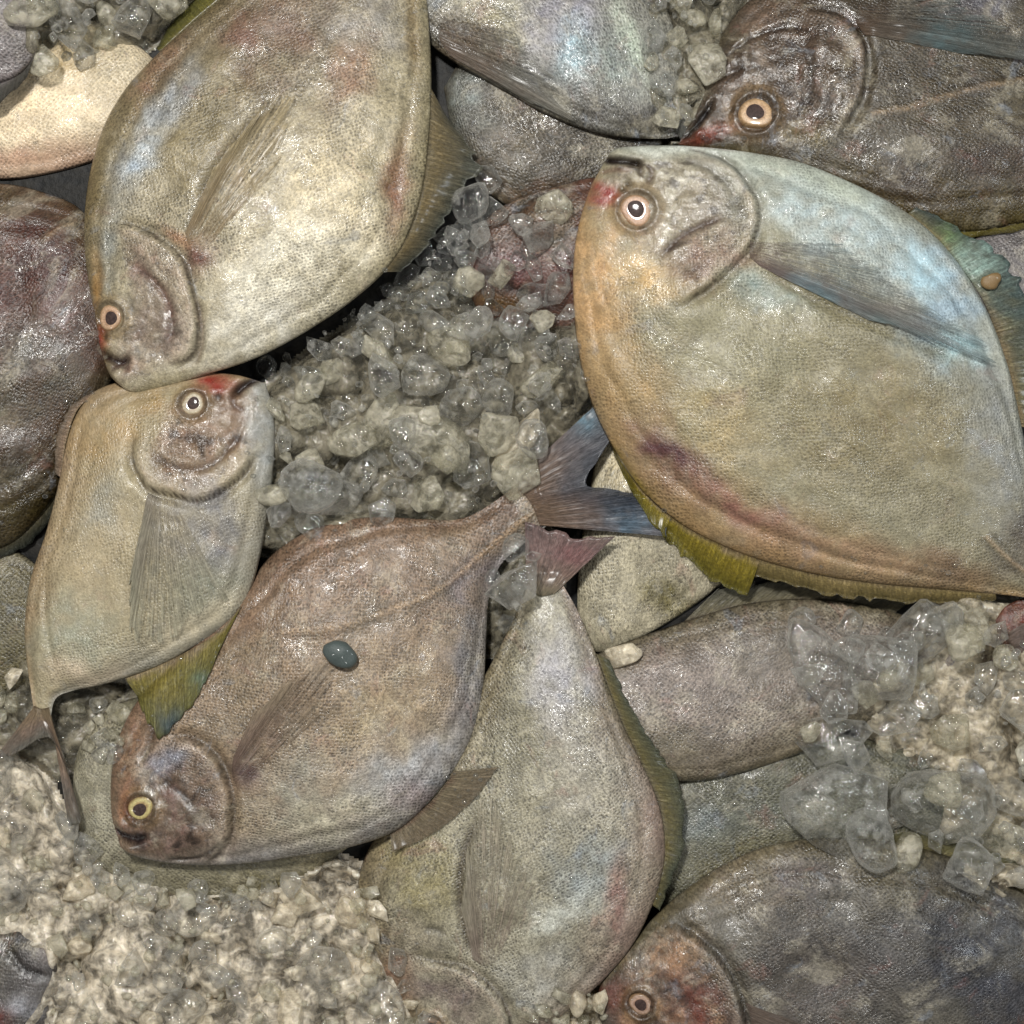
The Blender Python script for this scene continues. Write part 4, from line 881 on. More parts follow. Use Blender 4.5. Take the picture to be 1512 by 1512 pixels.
fish('pomfret', 'largest golden tan fish with a blue grey belly and yellow fin lying over the others', seed=23, grain=0.5, base=(148, 141, 116), tilt=0.16, dens=4.4,
     dorsal=[(893, 240), (874, 272), (858, 318), (848, 370), (846, 430), (850, 490), (860, 550), (880, 612), (912, 674), (952, 730), (1002, 772), (1060, 803), (1120, 826), (1200, 847), (1290, 861), (1380, 869), (1460, 876), (1530, 884), (1580, 892)],
     ventral=[(893, 240), (905, 223), (940, 216), (1000, 215), (1060, 219), (1120, 227), (1180, 239), (1240, 262), (1300, 291), (1350, 322), (1396, 365), (1436, 420), (1466, 480), (1490, 550), (1508, 630), (1526, 710), (1550, 790), (1575, 850), (1592, 872)],
     dcol=(166, 134, 92), vcol=(156, 160, 150),
     blobs=[(885, 420, 50, 110, 0, (190, 154, 112), 0.85), (920, 560, 60, 90, -20, (178, 148, 106), 0.7), (1240, 330, 150, 70, 25, (160, 172, 172), 0.85), (1380, 460, 80, 70, 45, (150, 168, 178), 0.8), (1200, 270, 110, 30, 20, (172, 176, 158), 0.7), (1460, 650, 50, 130, -10, (144, 146, 144), 0.75), (1415, 520, 40, 22, 20, (158, 190, 196), 0.75, 0.8), (1350, 410, 40, 30, 40, (160, 190, 200), 0.5, 0.4), (1090, 540, 140, 110, 10, (152, 146, 118), 0.6), (1060, 640, 70, 60, 20, (172, 152, 112), 0.6), (1270, 630, 130, 90, 20, (142, 128, 92), 0.7), (985, 672, 70, 24, 40, (124, 84, 84), 0.9), (1085, 755, 110, 24, 24, (162, 118, 104), 0.8), (1250, 820, 150, 24, 8, (168, 138, 110), 0.8), (1400, 840, 80, 26, 4, (140, 116, 92), 0.7), (895, 292, 24, 16, -10, (166, 56, 50), 0.95, 0.6), (1000, 225, 90, 14, 0, (196, 200, 192), 0.6, 0.5), (1050, 390, 50, 40, 0, (158, 124, 110), 0.6), (960, 420, 50, 26, 10, (196, 164, 118), 0.7, 0.9), (1120, 440, 60, 20, 25, (140, 160, 158), 0.6), (930, 700, 60, 10, 50, (150, 130, 52), 0.8), (1500, 790, 40, 50, 0, (104, 92, 86), 0.6)],
     gill=[(1010, 226), (1040, 234), (1070, 248), (1095, 276), (1110, 312), (1109, 342), (1098, 374), (1068, 404), (1040, 430), (1006, 452), (985, 460)], gside=1, gh=9,
     headpoly=[(893, 240), (940, 222), (1030, 232), (1095, 276), (1108, 340), (1068, 402), (1006, 448), (960, 400), (915, 350), (880, 300)], headcol=(150, 138, 122), headcol2=(172, 166, 148),
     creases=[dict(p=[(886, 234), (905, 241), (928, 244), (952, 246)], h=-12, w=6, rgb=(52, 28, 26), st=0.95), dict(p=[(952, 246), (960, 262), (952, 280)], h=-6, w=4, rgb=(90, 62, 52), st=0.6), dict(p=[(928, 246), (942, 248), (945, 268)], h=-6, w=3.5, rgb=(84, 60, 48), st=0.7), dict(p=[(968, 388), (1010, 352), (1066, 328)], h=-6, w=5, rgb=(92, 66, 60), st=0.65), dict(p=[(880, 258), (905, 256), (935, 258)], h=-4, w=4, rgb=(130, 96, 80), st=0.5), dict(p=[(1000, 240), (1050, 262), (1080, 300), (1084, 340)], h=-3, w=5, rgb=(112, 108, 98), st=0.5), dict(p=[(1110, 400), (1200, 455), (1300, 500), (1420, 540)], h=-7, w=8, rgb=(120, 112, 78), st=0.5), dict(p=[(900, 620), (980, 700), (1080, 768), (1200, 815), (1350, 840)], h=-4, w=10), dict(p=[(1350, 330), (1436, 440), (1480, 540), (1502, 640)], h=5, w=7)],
     lateral=[(1445, 790), (1480, 822), (1520, 850), (1570, 878)],
     bulges=[(1045, 395, 30, 5), (912, 229, 15, 11), (918, 256, 17, 9)], nostrils=[(918, 286), (926, 278)],
     eyes=[(937, 317, 23, (202, 166, 140), (-1, -2))],
     fins=[dict(name='pectoral_fin', mode='body', base=[(1098, 366), (1100, 388), (1112, 402)], tip=[(1230, 370), (1440, 524), (1270, 482)], rgb=(158, 136, 126), rgb2=(138, 150, 148), lift=8, thin=0.45, fade=-1, blobs=[(1190, 430, 50, (150, 180, 190), 0.7), (1410, 505, 30, (160, 190, 196), 0.7)]),
           dict(name='dorsal_fin', base=[(904, 658), (952, 729), (1002, 771), (1060, 802), (1122, 826)], tip=[(908, 672), (945, 748), (1010, 822), (1068, 866), (1106, 882)], rgb=(146, 128, 44), rgb2=(104, 98, 40), droop=22),
           dict(name='rear_dorsal_fin', base=[(1112, 822), (1200, 846), (1290, 860), (1380, 868), (1470, 876)], tip=[(1116, 852), (1200, 873), (1290, 886), (1380, 892), (1474, 888)], rgb=(150, 132, 88), rgb2=(108, 96, 58), droop=14, fray=0.3),
           dict(name='anal_fin', base=[(1340, 316), (1396, 365), (1436, 420), (1466, 480), (1490, 550), (1508, 630)], tip=[(1352, 306), (1424, 338), (1486, 392), (1532, 470), (1552, 550), (1556, 640)], rgb=(124, 116, 84), rgb2=(68, 80, 76), droop=14, blobs=[(1405, 350, 22, (120, 140, 80), 0.8), (1440, 385, 40, (176, 206, 196), 0.8), (1500, 440, 50, (84, 102, 100), 0.8)]),
           tailfin([(1580, 892), (1592, 872)], [(1640, 1010), (1660, 920), (1760, 890)], (120, 104, 90), (100, 92, 76))])

for nm, lb, F in exec_fish:
    build_fish(nm, lb, F)
# ------------------------------------------------------------------ ice
FISH_HF = BODY_HF.copy()
REG = {
 'centre': [(410, 590), (480, 535), (570, 480), (650, 430), (690, 450), (720, 475), (760, 490), (850, 495), (856, 575), (806, 640), (765, 700), (690, 752), (560, 765), (470, 775), (400, 800), (390, 700), (400, 600)],
 'front': [(-60, 1105), (30, 1135), (84, 1235), (120, 1255), (150, 1290), (300, 1325), (450, 1310), (530, 1290), (565, 1420), (620, 1540), (620, 1600), (40, 1600), (80, 1460), (70, 1390), (-60, 1380)],
 'side': [(1290, 1010), (1340, 960), (1400, 900), (1480, 910), (1560, 950), (1560, 1330), (1430, 1290), (1390, 1240), (1400, 1140), (1310, 1110)],
 'side_loose': [(1150, 920), (1240, 900), (1340, 920), (1400, 900), (1500, 930), (1540, 1000), (1540, 1300), (1400, 1290), (1300, 1240), (1270, 1120), (1200, 1100), (1180, 1000)],
 'edge_gap': [(395, 540), (480, 490), (570, 420), (640, 350), (690, 330), (690, 440), (600, 450), (520, 500), (430, 570)],
 'corner': [(40, -60), (290, -60), (230, 30), (180, 60), (100, 90), (50, 90)],
 'top': [(960, -60), (1090, -60), (1050, 80), (1020, 170), (985, 190), (960, 110)],
 'left': [(-60, 985), (40, 985), (52, 1040), (195, 1034), (168, 1122), (105, 1125), (60, 1100), (-10, 1090), (-60, 1090)],
 'tailgap': [(705, 800), (790, 800), (800, 870), (780, 920), (705, 930)],
 'bottom': [(770, 1530), (800, 1480), (850, 1460), (890, 1460), (900, 1500), (960, 1600), (760, 1600)],
 'darkgap': [(636, 60), (660, 90), (690, 240), (690, 320), (640, 330)],
 'hidden': [(50, 262), (135, 240), (130, 305), (60, 280)],
}
def grow(mask, n):
    for _ in range(n):
        m = mask.copy()
        m[1:] |= mask[:-1]; m[:-1] |= mask[1:]; m[:, 1:] |= mask[:, :-1]; m[:, :-1] |= mask[:, 1:]
        mask = m
    return mask
# height the ice fills the hollows to: spread from the rims of the fish around it
fishmask = FISH_HF > 12
fill = FISH_HF.copy()
fill[~fishmask] = fill[fishmask].mean() * 0.75
for _ in range(500):
    a = fill.copy()
    a[1:-1, 1:-1] = (fill[2:, 1:-1] + fill[:-2, 1:-1] + fill[1:-1, 2:] + fill[1:-1, :-2]) / 4
    fill = np.where(fishmask, FISH_HF, a)

def mound(key, label, frac, mat, lump, n_lump, seed, drop=0.0, name='crushed_ice'):
    """one continuous bank of crushed ice: many overlapping lumps as a surface"""
    global HF
    poly = np.array(REG[key], float)
    x0, y0 = poly.min(0) - 44; x1, y1 = poly.max(0) + 44
    h = 3.5
    xs = np.arange(x0, x1, h); ys = np.arange(y0, y1, h); X, Y = np.meshgrid(xs, ys)
    r = np.random.default_rng(seed)
    base = sample(fill, X, Y) * frac - drop
    Z = base - lump[1] * 0.8
    for _ in range(n_lump):
        cx, cy = r.uniform(x0, x1), r.uniform(y0, y1); R = r.uniform(*lump)
        zc = float(sample(fill, cx, cy)) * frac - drop - R * r.uniform(0.45, 1.0)
        i0, i1 = np.searchsorted(xs, [cx - R * 1.4, cx + R * 1.4]); j0, j1 = np.searchsorted(ys, [cy - R * 1.4, cy + R * 1.4])
        if i1 <= i0 or j1 <= j0: continue
        an = r.uniform(0, np.pi); e = r.uniform(0.65, 1.0)
        dx = X[j0:j1, i0:i1] - cx; dy = Y[j0:j1, i0:i1] - cy
        u = dx * np.cos(an) + dy * np.sin(an); v = (-dx * np.sin(an) + dy * np.cos(an)) / e
        d2 = (np.abs(u) ** 2.6 + np.abs(v) ** 2.6) ** (2 / 2.6) / R ** 2
        zz = zc + R * 0.95 * np.sqrt(np.clip(1 - d2, 0, 1)) + u * r.uniform(-0.3, 0.3)
        sub = Z[j0:j1, i0:i1]
        Z[j0:j1, i0:i1] = np.where(d2 < 1, np.maximum(sub, zz), sub)
    Z = Z + (fbm(X, Y, 22, 3, seed) - 0.5) * 6
    inside = inpoly(X, Y, poly); d, _, _ = polydist(X, Y, list(map(tuple, poly)) + [tuple(poly[0])])
    keep = inside | (d < 36)
    fade = np.where(inside, 0, np.clip(d / 34, 0, 1))
    Z = Z - fade * 30 - np.clip(fade - 0.5, 0, 1) * 260
    fh = sample(FISH_HF, X, Y); cov = sample(fishmask.astype(float), X, Y)
    Z = np.where(cov > 0.95, np.minimum(Z, fh + 3 - 30 * fade), Z)
    Z = np.maximum(Z, 1.0)
    idx = -np.ones(X.shape, int)
    q = keep[:-1, :-1] & keep[1:, :-1] & keep[:-1, 1:] & keep[1:, 1:]
    used = np.zeros(X.shape, bool); used[:-1, :-1] |= q; used[1:, :-1] |= q; used[:-1, 1:] |= q; used[1:, 1:] |= q
    idx[used] = np.arange(used.sum())
    V = unproject(X[used], Y[used], Z[used])
    F = np.stack([idx[:-1, :-1][q], idx[1:, :-1][q], idx[1:, 1:][q], idx[:-1, 1:][q]], -1)
    o = link(name, mesh_from(name, V, F), mat)
    tag(o, label, 'ice', kind='stuff')
    g = splat(X[used], Y[used], Z[used], 'max')
    HF = np.maximum(HF, g)
    return o

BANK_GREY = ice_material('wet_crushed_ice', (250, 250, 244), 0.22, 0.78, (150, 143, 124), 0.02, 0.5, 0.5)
BANK_TAN = ice_material('tan_crushed_ice', (244, 242, 232), 0.3, 0.9, (206, 194, 170), 0.04, 0.4)
BANK_PALE = ice_material('pale_crushed_ice', (252, 250, 244), 0.18, 0.86, (236, 224, 202), 0.0, 0.5, 0.5, 1.2)
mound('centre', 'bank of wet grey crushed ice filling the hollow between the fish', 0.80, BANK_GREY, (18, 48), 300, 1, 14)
mound('front', 'bank of pale crushed ice below the yellow eyed fish', 0.86, BANK_PALE, (14, 46), 620, 2, 0)
mound('side', 'bank of tan crushed ice spread beside the plain grey fish', 0.9, BANK_TAN, (14, 40), 330, 3, 0)
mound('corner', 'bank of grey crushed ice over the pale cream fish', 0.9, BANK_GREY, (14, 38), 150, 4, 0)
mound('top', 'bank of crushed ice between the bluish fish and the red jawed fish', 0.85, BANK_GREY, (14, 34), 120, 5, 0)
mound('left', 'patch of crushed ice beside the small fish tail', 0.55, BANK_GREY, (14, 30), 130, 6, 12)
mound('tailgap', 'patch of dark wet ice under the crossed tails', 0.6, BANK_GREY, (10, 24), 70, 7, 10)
mound('bottom', 'patch of yellowish crushed ice before the coppery faced fish', 0.8, BANK_TAN, (10, 26), 100, 8, 0)

def chip_mesh(seed, flat=0.6, cuts=6, sub=3, kind='lump'):
    import bmesh
    bm = bmesh.new()
    bmesh.ops.create_icosphere(bm, subdivisions=sub, radius=1.0)
    co = np.array([v.co[:] for v in bm.verts])
    r = np.random.default_rng(seed)
    p = r.uniform(2.2, 4.0) if cuts > 2 else 2.0
    co = co / (np.abs(co) ** p).sum(1, keepdims=True) ** (1 / p)
    co = co * np.array([1.0, r.uniform(0.7, 0.95), flat])
    for _ in range(cuts):
        n = r.normal(size=3); n /= np.linalg.norm(n); d = r.uniform(0.45, 0.8)
        e = co @ n - d
        co = co - np.clip(e, 0, None)[:, None] * n * 0.92
    for sc, am in ((1.4, 0.2), (3.0, 0.07), (7.0, 0.014)):
        o1 = fbm(co[:, 0] * sc + 7 + seed, co[:, 1] * sc + co[:, 2] * sc * 0.7 + 3, 1.0, 2, seed) - 0.5
        o2 = fbm(co[:, 1] * sc + 3 + seed, co[:, 2] * sc - co[:, 0] * sc * 0.6 + 9, 1.0, 2, seed + 3) - 0.5
        co = co * (1 + am * 2 * (o1 + o2)[:, None])
    for i, v in enumerate(bm.verts): v.co = co[i]
    for _ in range(1): bmesh.ops.smooth_vert(bm, verts=bm.verts, factor=0.4, use_axis_x=True, use_axis_y=True, use_axis_z=True)
    me = bpy.data.meshes.new('ice_lump'); bm.to_mesh(me); bm.free()
    me.polygons.foreach_set('use_smooth', np.ones(len(me.polygons), bool))
    return me

def shard_mesh(seed, flat=0.5, n=16, pts=None, bevel=0.05):
    """broken faceted piece: hull of scattered points with worn edges"""
    import bmesh
    r = np.random.default_rng(seed)
    if pts is None:
        q = r.normal(size=(n, 3)); q /= np.linalg.norm(q, axis=1, keepdims=True)
        q = q * r.uniform(0.8, 1.05, (n, 1)) * np.array([1.0, r.uniform(0.6, 0.9), flat])
    else:
        q = np.array([(x, y, z * flat * (0.7 + 0.3 * r.random())) for x, y in pts for z in (-1, 1)]) * np.array([1, 1, 0.6])
        q = np.vstack([q, [(x * 0.45, y * 0.45, flat * (0.8 + 0.4 * r.random())) for x, y in pts]])
    bm = bmesh.new()
    for c in q: bm.verts.new(c)
    res = bmesh.ops.convex_hull(bm, input=bm.verts)
    bmesh.ops.delete(bm, geom=list({g for g in list(res['geom_interior']) + list(res['geom_unused']) if isinstance(g, bmesh.types.BMVert)}), context='VERTS')
    bmesh.ops.bevel(bm, geom=list(bm.edges), offset=bevel, segments=2, affect='EDGES', profile=0.6, clamp_overlap=True)
    bmesh.ops.triangulate(bm, faces=bm.faces)
    bmesh.ops.subdivide_edges(bm, edges=[e for e in bm.edges if e.calc_length() > 0.22], cuts=1, use_grid_fill=True)
    bmesh.ops.triangulate(bm, faces=bm.faces)
    co = np.array([v.co[:] for v in bm.verts])
    nz = fbm(co[:, 0] * 2.2 + seed, co[:, 1] * 2.2 + co[:, 2] + 5, 1.0, 3, seed) - 0.5
    co = co * (1 + 0.14 * nz[:, None])
    for i, v in enumerate(bm.verts): v.co = co[i]
    bmesh.ops.recalc_face_normals(bm, faces=bm.faces)
    me = bpy.data.meshes.new('ice_lump'); bm.to_mesh(me); bm.free()
    me.polygons.foreach_set('use_smooth', np.ones(len(me.polygons), bool))
    return me

def tube_mesh():
    """short melted tube of ice with a round hole"""
    n = 28; prof = [(0.42, -0.8), (0.5, -0.95), (0.8, -1.0), (0.95, -0.85), (1.0, 0), (0.95, 0.85), (0.8, 1.0), (0.5, 0.95), (0.42, 0.8), (0.38, 0)]
    V = []; Fc = []
    for k, (r, z) in enumerate(prof):
        for i in range(n):
            a = 2 * math.pi * i / n; w = 1 + 0.08 * math.sin(2 * a + k * 0.2) + 0.04 * math.sin(5 * a + k)
            V.append((z * 1.1, r * w * math.cos(a), r * w * math.sin(a) * 0.9))
    m = len(prof)
    for k in range(m):
        for i in range(n):
            Fc.append((k * n + i, k * n + (i + 1) % n, ((k + 1) % m) * n + (i + 1) % n, ((k + 1) % m) * n + i))
    return mesh_from('ice_tube', V, Fc)

CHIPS = {}
for mname, mt in (('clear', ICE_CLEAR), ('cloudy', ICE_CLOUDY), ('frost', ICE_FROST), ('dark', ICE_DARK)):
    CHIPS[mname] = []
    for k in range(7):
        me = chip_mesh(k * 3 + {'clear': 0, 'cloudy': 40, 'frost': 80, 'dark': 120}[mname], flat=[0.55, 0.7, 0.45, 0.8, 0.6, 0.5, 0.65][k], cuts=4 + k)
        if k in (0, 1, 3, 5, 6): me = shard_mesh(k * 5 + len(mname), [0.5, 0.6, 0, 0.5, 0, 0.4, 0.65][k], 12 + 2 * k)
        me.materials.append(mt); CHIPS[mname].append(me)
LEAF = shard_mesh(3, 0.34, pts=[(-1, 0.05), (-0.6, 0.42), (0, 0.55), (0.6, 0.45), (1.0, 0.1), (0.75, -0.35), (0.1, -0.5), (-0.6, -0.38)], bevel=0.06); LEAF.materials.append(ICE_CLEAR)
JAG = shard_mesh(8, 0.5, pts=[(-1, -0.1), (-0.7, 0.3), (-0.35, 0.85), (0.1, 0.75), (0.55, 0.95), (0.8, 0.3), (1.0, -0.2), (0.5, -0.75), (-0.2, -0.7), (-0.7, -0.5)], bevel=0.07); JAG.materials.append(ICE_CLEAR)
TUBE = tube_mesh(); TUBE.materials.append(ICE_CLEAR)
crng = np.random.default_rng(99)

def put_chip(x, y, r, kind, label, group, variant=None, stretch=1.0, rot=None, sink=0.35, name='ice_lump', mesh=None, tiltmax=0.5):
    global HF
    me = mesh or CHIPS[kind][variant if variant is not None else int(crng.integers(7))]
    fp = np.hypot(GX - x, GY - y) < r * 0.7
    z0 = np.percentile(HF[fp], 65) if fp.any() else float(sample(HF, x, y))
    z = z0 + r * 0.6 * (1 - sink) - r * 0.12
    o = bpy.data.objects.new(name, me); col.objects.link(o)
    o.location = unproject(np.array(x), np.array(y), np.array(z))
    o.scale = (r * S * stretch, r * S / stretch ** 0.5, r * S)
    an = crng.uniform(0, 6.28) if rot is None else math.radians(-rot)
    o.rotation_euler = (crng.uniform(-tiltmax, tiltmax), crng.uniform(-tiltmax, tiltmax), an)
    tag(o, label, 'ice', group)
    d = np.hypot(GX - x, GY - y)
    dome = z + r * 0.5 * np.sqrt(np.clip(1 - (d / r) ** 2, 0, 1))
    HF = np.where(d < r * 0.85, np.maximum(HF, dome), HF)
    return o

def scatter(key, n, rmin, rmax, kinds, label, group, gap=0.62, sink=0.35, seed=0, poly=None):
    r = np.random.default_rng(seed)
    poly = np.array(poly if poly is not None else REG[key], float)
    lo, hi = poly.min(0), poly.max(0); done = []
    tries = 0
    while len(done) < n and tries < n * 60:
        tries += 1
        x, y = r.uniform(lo[0], hi[0]), r.uniform(lo[1], hi[1])
        if not inpoly(np.array(x), np.array(y), poly): continue
        R = rmin + (rmax - rmin) * r.random() ** 1.7
        if any(math.hypot(x - a, y - b) < (R + c) * gap for a, b, c in done): continue
        if x < -40 or x > 1552 or y < -40 or y > 1552: continue
        # loose ice does not climb onto the big fish around the hollow
        if float(sample(FISH_HF, x, y)) > float(sample(HF, x, y)) - 1 and key in ('centre', 'front') and float(sample(FISH_HF, x, y)) > 12: continue
        done.append((x, y, R))
        kd = kinds[int(r.integers(len(kinds)))]
        look = {'clear': 'clear', 'cloudy': 'cloudy grey', 'frost': 'frosty white', 'dark': 'glassy dark'}[kd]
        size = 'small' if R < rmin + (rmax - rmin) * 0.3 else 'large' if R > rmin + (rmax - rmin) * 0.68 else 'middling'
        put_chip(x, y, R, kd, '%s %s ice lump %s' % (size, look, label), group, sink=sink)

# named pieces that stand out
put_chip(630, 652, 60, 'cloudy', 'broad flat disc of cloudy ice in the hollow between the fish', None, 2, 1.1, 20, 0.3, tiltmax=0.15)
put_chip(560, 535, 46, 'cloudy', 'rounded grey ice lump with a bright rim under the large pale fish', None, 0, 1.05, 60, 0.2, tiltmax=0.2)
put_chip(668, 505, 38, 'cloudy', 'round bluish ice lump near the red bruised head', None, 4, 1.0, 0, 0.2, tiltmax=0.2)
put_chip(806, 560, 38, 'cloudy', 'rounded ice lump leaning on the edge of the golden fish', None, 1, 1.15, -30, 0.2, tiltmax=0.2)
put_chip(762, 655, 44, 'frost', 'pale oblong ice lump beside the upper tail lobe', None, 3, 1.35, -60, 0.2, tiltmax=0.2)
put_chip(440, 728, 46, 'dark', 'glassy dark ice cube beside the small tan fish belly', None, 3, 1.2, -30, 0.2, tiltmax=0.2)
put_chip(757, 856, 54, 'clear', 'large glassy ice ball lying over the joint of the crossed tails', None, 1, 1.0, 0, -0.5, tiltmax=0.2)
put_chip(1212, 985, 74, 'clear', 'long leaf shaped sliver of clear ice on the plain grey fish', None, 0, 1.1, 58, 0.3, tiltmax=0.12, mesh=LEAF)
put_chip(1298, 985, 44, 'clear', 'short tube of clear ice with a round hole on the plain grey fish', None, rot=5, sink=0.1, name='ice_tube', mesh=TUBE, tiltmax=0.1)
put_chip(1362, 935, 38, 'clear', 'upright curved ring of clear ice by the yellow rimmed fin', None, rot=-50, sink=0.0, name='ice_tube', mesh=TUBE, tiltmax=0.4)
put_chip(1232, 1090, 58, 'clear', 'flat clear ice piece on the lower edge of the plain grey fish', None, 5, 1.2, -10, 0.3, tiltmax=0.15)
put_chip(1232, 1200, 78, 'clear', 'big jagged chunk of clear ice resting above the dark bellied fish', None, 6, 1.05, 25, 0.25, tiltmax=0.15, mesh=JAG)
put_chip(1290, 1235, 44, 'clear', 'curved clear ice piece touching the big jagged chunk', None, 2, 1.1, 70, 0.2, tiltmax=0.2)
put_chip(1392, 1195, 62, 'clear', 'smooth rounded clear ice lump near the olive dorsal fin', None, 4, 1.15, 10, 0.25, tiltmax=0.2)
put_chip(1440, 1275, 42, 'clear', 'small clear ice ball against the dorsal fin of the dark bellied fish', None, 3, 1.0, 0, 0.2)
put_chip(1432, 925, 46, 'cloudy', 'square grey ice block under the tail stem of the golden fish', None, 5, 1.0, 4, 0.3, tiltmax=0.1)
put_chip(920, 968, 24, 'frost', 'tiny pale ice sliver at the edge of the plain grey fish', None, 2, 1.4, -15, 0.2, tiltmax=0.1)
put_chip(660, 345, 26, 'clear', 'small clear ice bead at the tip of the big pale fish fin', None, 1, 1.0, 0, 0.2)
# loose lumps that only their place tells apart
WH = dict(centre='in the central hollow between the fish', edge='in the dark gap below the large pale fish', front='in the pale bank below the yellow eyed fish',
          side='piled on and beside the plain grey fish', corner='heaped on the pale cream fish', top='between the bluish fish and the red jawed fish',
          over='lying on the red bruised fish head', gap='under the crossed tails', bottom='before the coppery faced fish', left='beside the tail of the small tan fish', face='beside the forehead of the yellow eyed fish')
scatter('centre', 46, 22, 60, ['clear', 'clear', 'cloudy'], WH['centre'], 'ice lumps in the central hollow', seed=11, sink=0.5)
scatter('edge', 26, 14, 34, ['dark', 'clear', 'dark'], WH['edge'], 'ice lumps in the dark gap', seed=21, sink=0.3, poly=REG['edge_gap'])
scatter('front', 60, 18, 56, ['clear', 'clear', 'clear', 'frost', 'cloudy'], WH['front'], 'ice lumps in the pale front bank', seed=12, sink=0.6)
scatter('side', 44, 20, 56, ['clear', 'clear', 'clear', 'cloudy'], WH['side'], 'ice lumps on the grey fish', seed=13, sink=0.4, poly=REG['side_loose'])
scatter('corner', 16, 22, 52, ['clear', 'cloudy', 'clear'], WH['corner'], 'ice lumps over the cream fish', seed=14)
scatter('top', 16, 18, 44, ['clear', 'cloudy', 'clear'], WH['top'], 'ice lumps by the red jawed fish', seed=15)
scatter('over', 15, 16, 34, ['clear', 'dark'], WH['over'], 'ice lumps on the red bruised head', seed=16, poly=[(655, 330), (720, 300), (790, 370), (840, 470), (780, 500), (690, 480)], sink=0.2)
scatter('brow', 12, 14, 32, ['frost', 'clear', 'cloudy'], 'against the forehead of the grey green fish', 'ice lumps against the grey green forehead', seed=24, poly=[(515, 1275), (560, 1300), (575, 1400), (640, 1520), (600, 1530), (535, 1400)])
scatter('veil', 16, 22, 50, ['clear', 'clear', 'cloudy'], 'veiling the scaly brown flank and bruised head', 'ice lumps over the brown flank', seed=23, poly=[(690, 250), (760, 280), (850, 290), (842, 470), (760, 480), (690, 440), (650, 350)], sink=0.5)
scatter('tailgap', 6, 10, 22, ['dark', 'clear'], WH['gap'], 'ice lumps under the crossed tails', seed=17)
scatter('bottom', 9, 14, 30, ['frost', 'cloudy'], WH['bottom'], 'ice lumps before the coppery face', seed=18)
scatter('left', 7, 14, 28, ['frost', 'cloudy'], WH['left'], 'ice lumps by the small tail', seed=19, poly=[(-40, 990), (36, 990), (34, 1050), (-40, 1078)])
scatter('face', 13, 13, 30, ['cloudy', 'clear'], WH['face'], 'ice lumps by the yellow eyed forehead', seed=20, poly=[(104, 1046), (200, 1036), (168, 1120), (128, 1112)])
scatter('chin', 26, 13, 36, ['clear', 'cloudy', 'clear'], 'under the chin of the yellow eyed fish', 'ice lumps under the yellow eyed chin', seed=22, poly=[(106, 1195), (140, 1255), (200, 1292), (300, 1306), (440, 1290), (450, 1330), (300, 1350), (140, 1315), (90, 1225)])

# crumbs and slush too small to count
def crumbs(name, label, spec, mat, seed):
    import bmesh
    r = np.random.default_rng(seed)
    bm = bmesh.new(); bmesh.ops.create_icosphere(bm, subdivisions=1, radius=1.0)
    bv = np.array([v.co[:] for v in bm.verts]); bf = np.array([[v.index for v in f.verts] for f in bm.faces]); bm.free()
    V = []; F = []; c = 0
    for key, n, a, b in spec:
        poly = np.array(REG[key] if isinstance(key, str) else key, float); lo, hi = poly.min(0), poly.max(0)
        x = r.uniform(lo[0], hi[0], n * 4); y = r.uniform(lo[1], hi[1], n * 4)
        k = inpoly(x, y, poly); x, y = x[k][:n], y[k][:n]
        z = sample(HF, x, y)
        for xx, yy, zz in zip(x, y, z):
            R = a + (b - a) * r.random() ** 2
            v = bv * (1 + r.uniform(-0.3, 0.3, (len(bv), 1))) * np.array([1, r.uniform(0.6, 1), r.uniform(0.4, 0.8)])
            an = r.uniform(0, 6.28); ca, sa = math.cos(an), math.sin(an)
            v = np.stack([v[:, 0] * ca - v[:, 1] * sa, v[:, 0] * sa + v[:, 1] * ca, v[:, 2]], -1)
            V.append(unproject(np.array(xx), np.array(yy), np.array(zz + R * 0.15)) + v * R * S); F.append(bf + c); c += len(bv)
    o = link(name, mesh_from(name, np.vstack(V), np.vstack(F)), mat)
    tag(o, label, 'ice', kind='stuff')
crumbs('ice_crumbs', 'tiny clear ice crumbs strewn over the grey banks of ice', [('centre', 70, 4, 11), ('side', 60, 4, 11), ('edge_gap', 40, 4, 10), ('corner', 30, 4, 10), ('top', 25, 4, 9)], ICE_CLEAR, 31)
crumbs('ice_slush', 'pale grains of slush over the bank of crushed ice', [('front', 160, 4, 12), ('bottom', 40, 3, 9)], ICE_CLOUDY, 32)

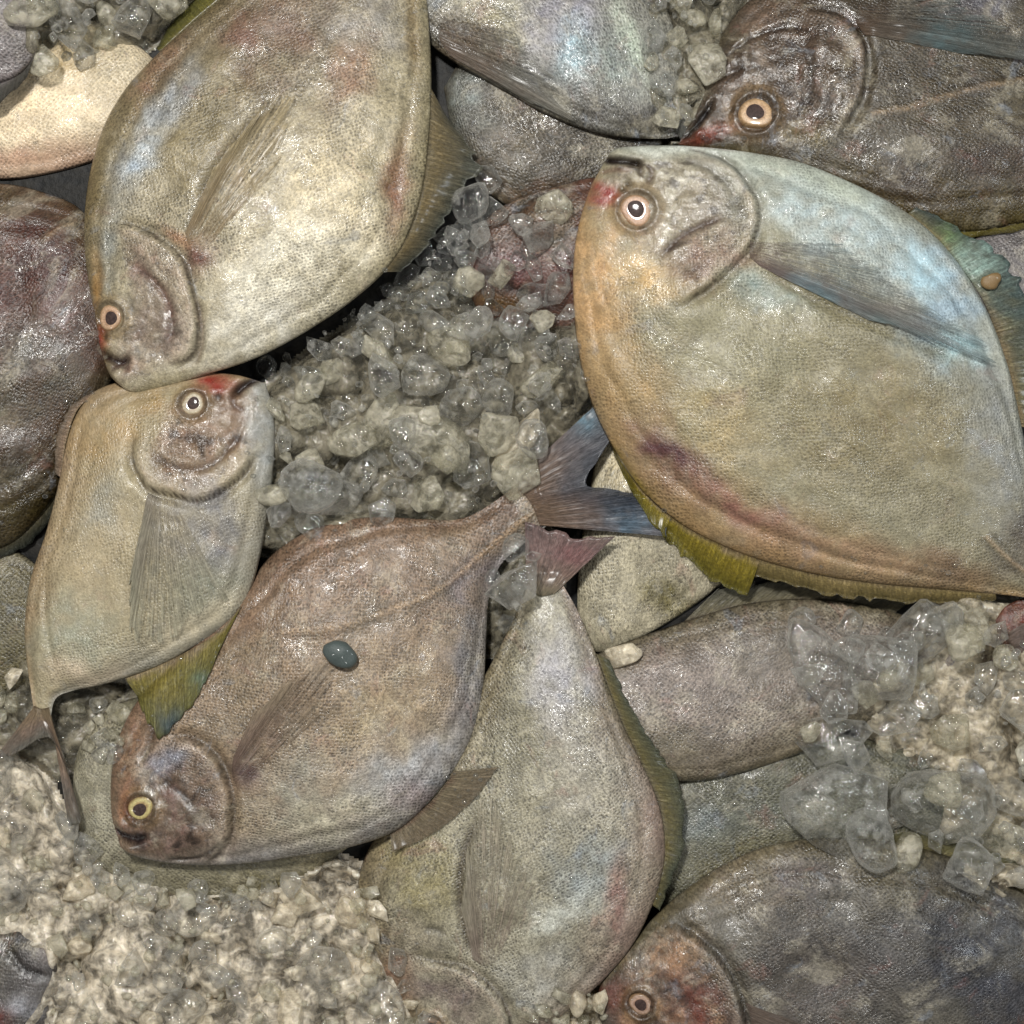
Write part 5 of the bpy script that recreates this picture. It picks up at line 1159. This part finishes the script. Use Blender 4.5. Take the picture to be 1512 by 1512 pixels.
# ------------------------------------------------------------------ odd small things
PEBBLE = plain_material('pebble_blue_grey', (70, 78, 76), 0.4, 0.6, 420, 0.3)
BEAD = plain_material('amber_bead', (120, 98, 66), 0.4, 0.45, 420, 0.4)
def small_stone(name, x, y, r, mat, label, cat, seed, stretch=1.0):
    me = chip_mesh(seed, 0.5, 1); me.materials.append(mat)
    z = float(sample(HF, x, y)) + r * 0.32
    o = link(name, me, None); o.location = unproject(np.array(x), np.array(y), np.array(z))
    o.scale = (r * S * stretch, r * S, r * S); o.rotation_euler = (0, 0, -0.5)
    tag(o, label, cat)
small_stone('pebble', 501, 966, 23, PEBBLE, 'small blue grey pebble lying on the flank of the brown scaly fish', 'pebble', 301, 1.1)
small_stone('bead', 1463, 413, 15, BEAD, 'tiny round amber bead on the upper fin of the golden fish', 'bead', 305)

# meltwater beads and tiny ice grains stuck to the wet skin
def drops(n, seed):
    import bmesh
    r = np.random.default_rng(seed)
    bm = bmesh.new(); bmesh.ops.create_icosphere(bm, subdivisions=1, radius=1.0)
    bv = np.array([v.co[:] for v in bm.verts]); bf = np.array([[v.index for v in f.verts] for f in bm.faces]); bm.free()
    V = []; F = []; c = 0
    spots = [(60, 720, 60, 90), (110, 600, 40, 60), (270, 350, 40, 30), (960, 430, 60, 40), (330, 690, 60, 30), (900, 1330, 60, 60), (1450, 400, 60, 50), (1040, 1200, 50, 30), (250, 1100, 30, 30), (690, 1160, 40, 30), (1000, 1390, 40, 30), (1060, 200, 40, 20), (760, 230, 60, 60), (1250, 840, 160, 30), (320, 960, 50, 40), (740, 800, 40, 30), (480, 800, 90, 30)]
    for i in range(n):
        if r.random() < 0.75:
            q = spots[int(r.integers(len(spots)))]; x, y = q[0] + r.normal() * q[2] * 0.6, q[1] + r.normal() * q[3] * 0.6
        else: x, y = r.uniform(0, 1512, 2)
        R = 1.6 + 3.6 * r.random() ** 3
        z = float(sample(HF, x, y))
        if float(sample(FISH_HF, x, y)) < 12: continue
        v = bv * np.array([1, r.uniform(0.6, 1), 0.6])
        V.append(unproject(np.array(x), np.array(y), np.array(z)) + v * R * S); F.append(bf + c); c += len(bv)
    o = link('water_beads', mesh_from('water_beads', np.vstack(V), np.vstack(F)), ICE_DARK)
    tag(o, 'tiny beads of meltwater and ice grains on the wet fish skin', 'water', kind='stuff')
drops(420, 51)
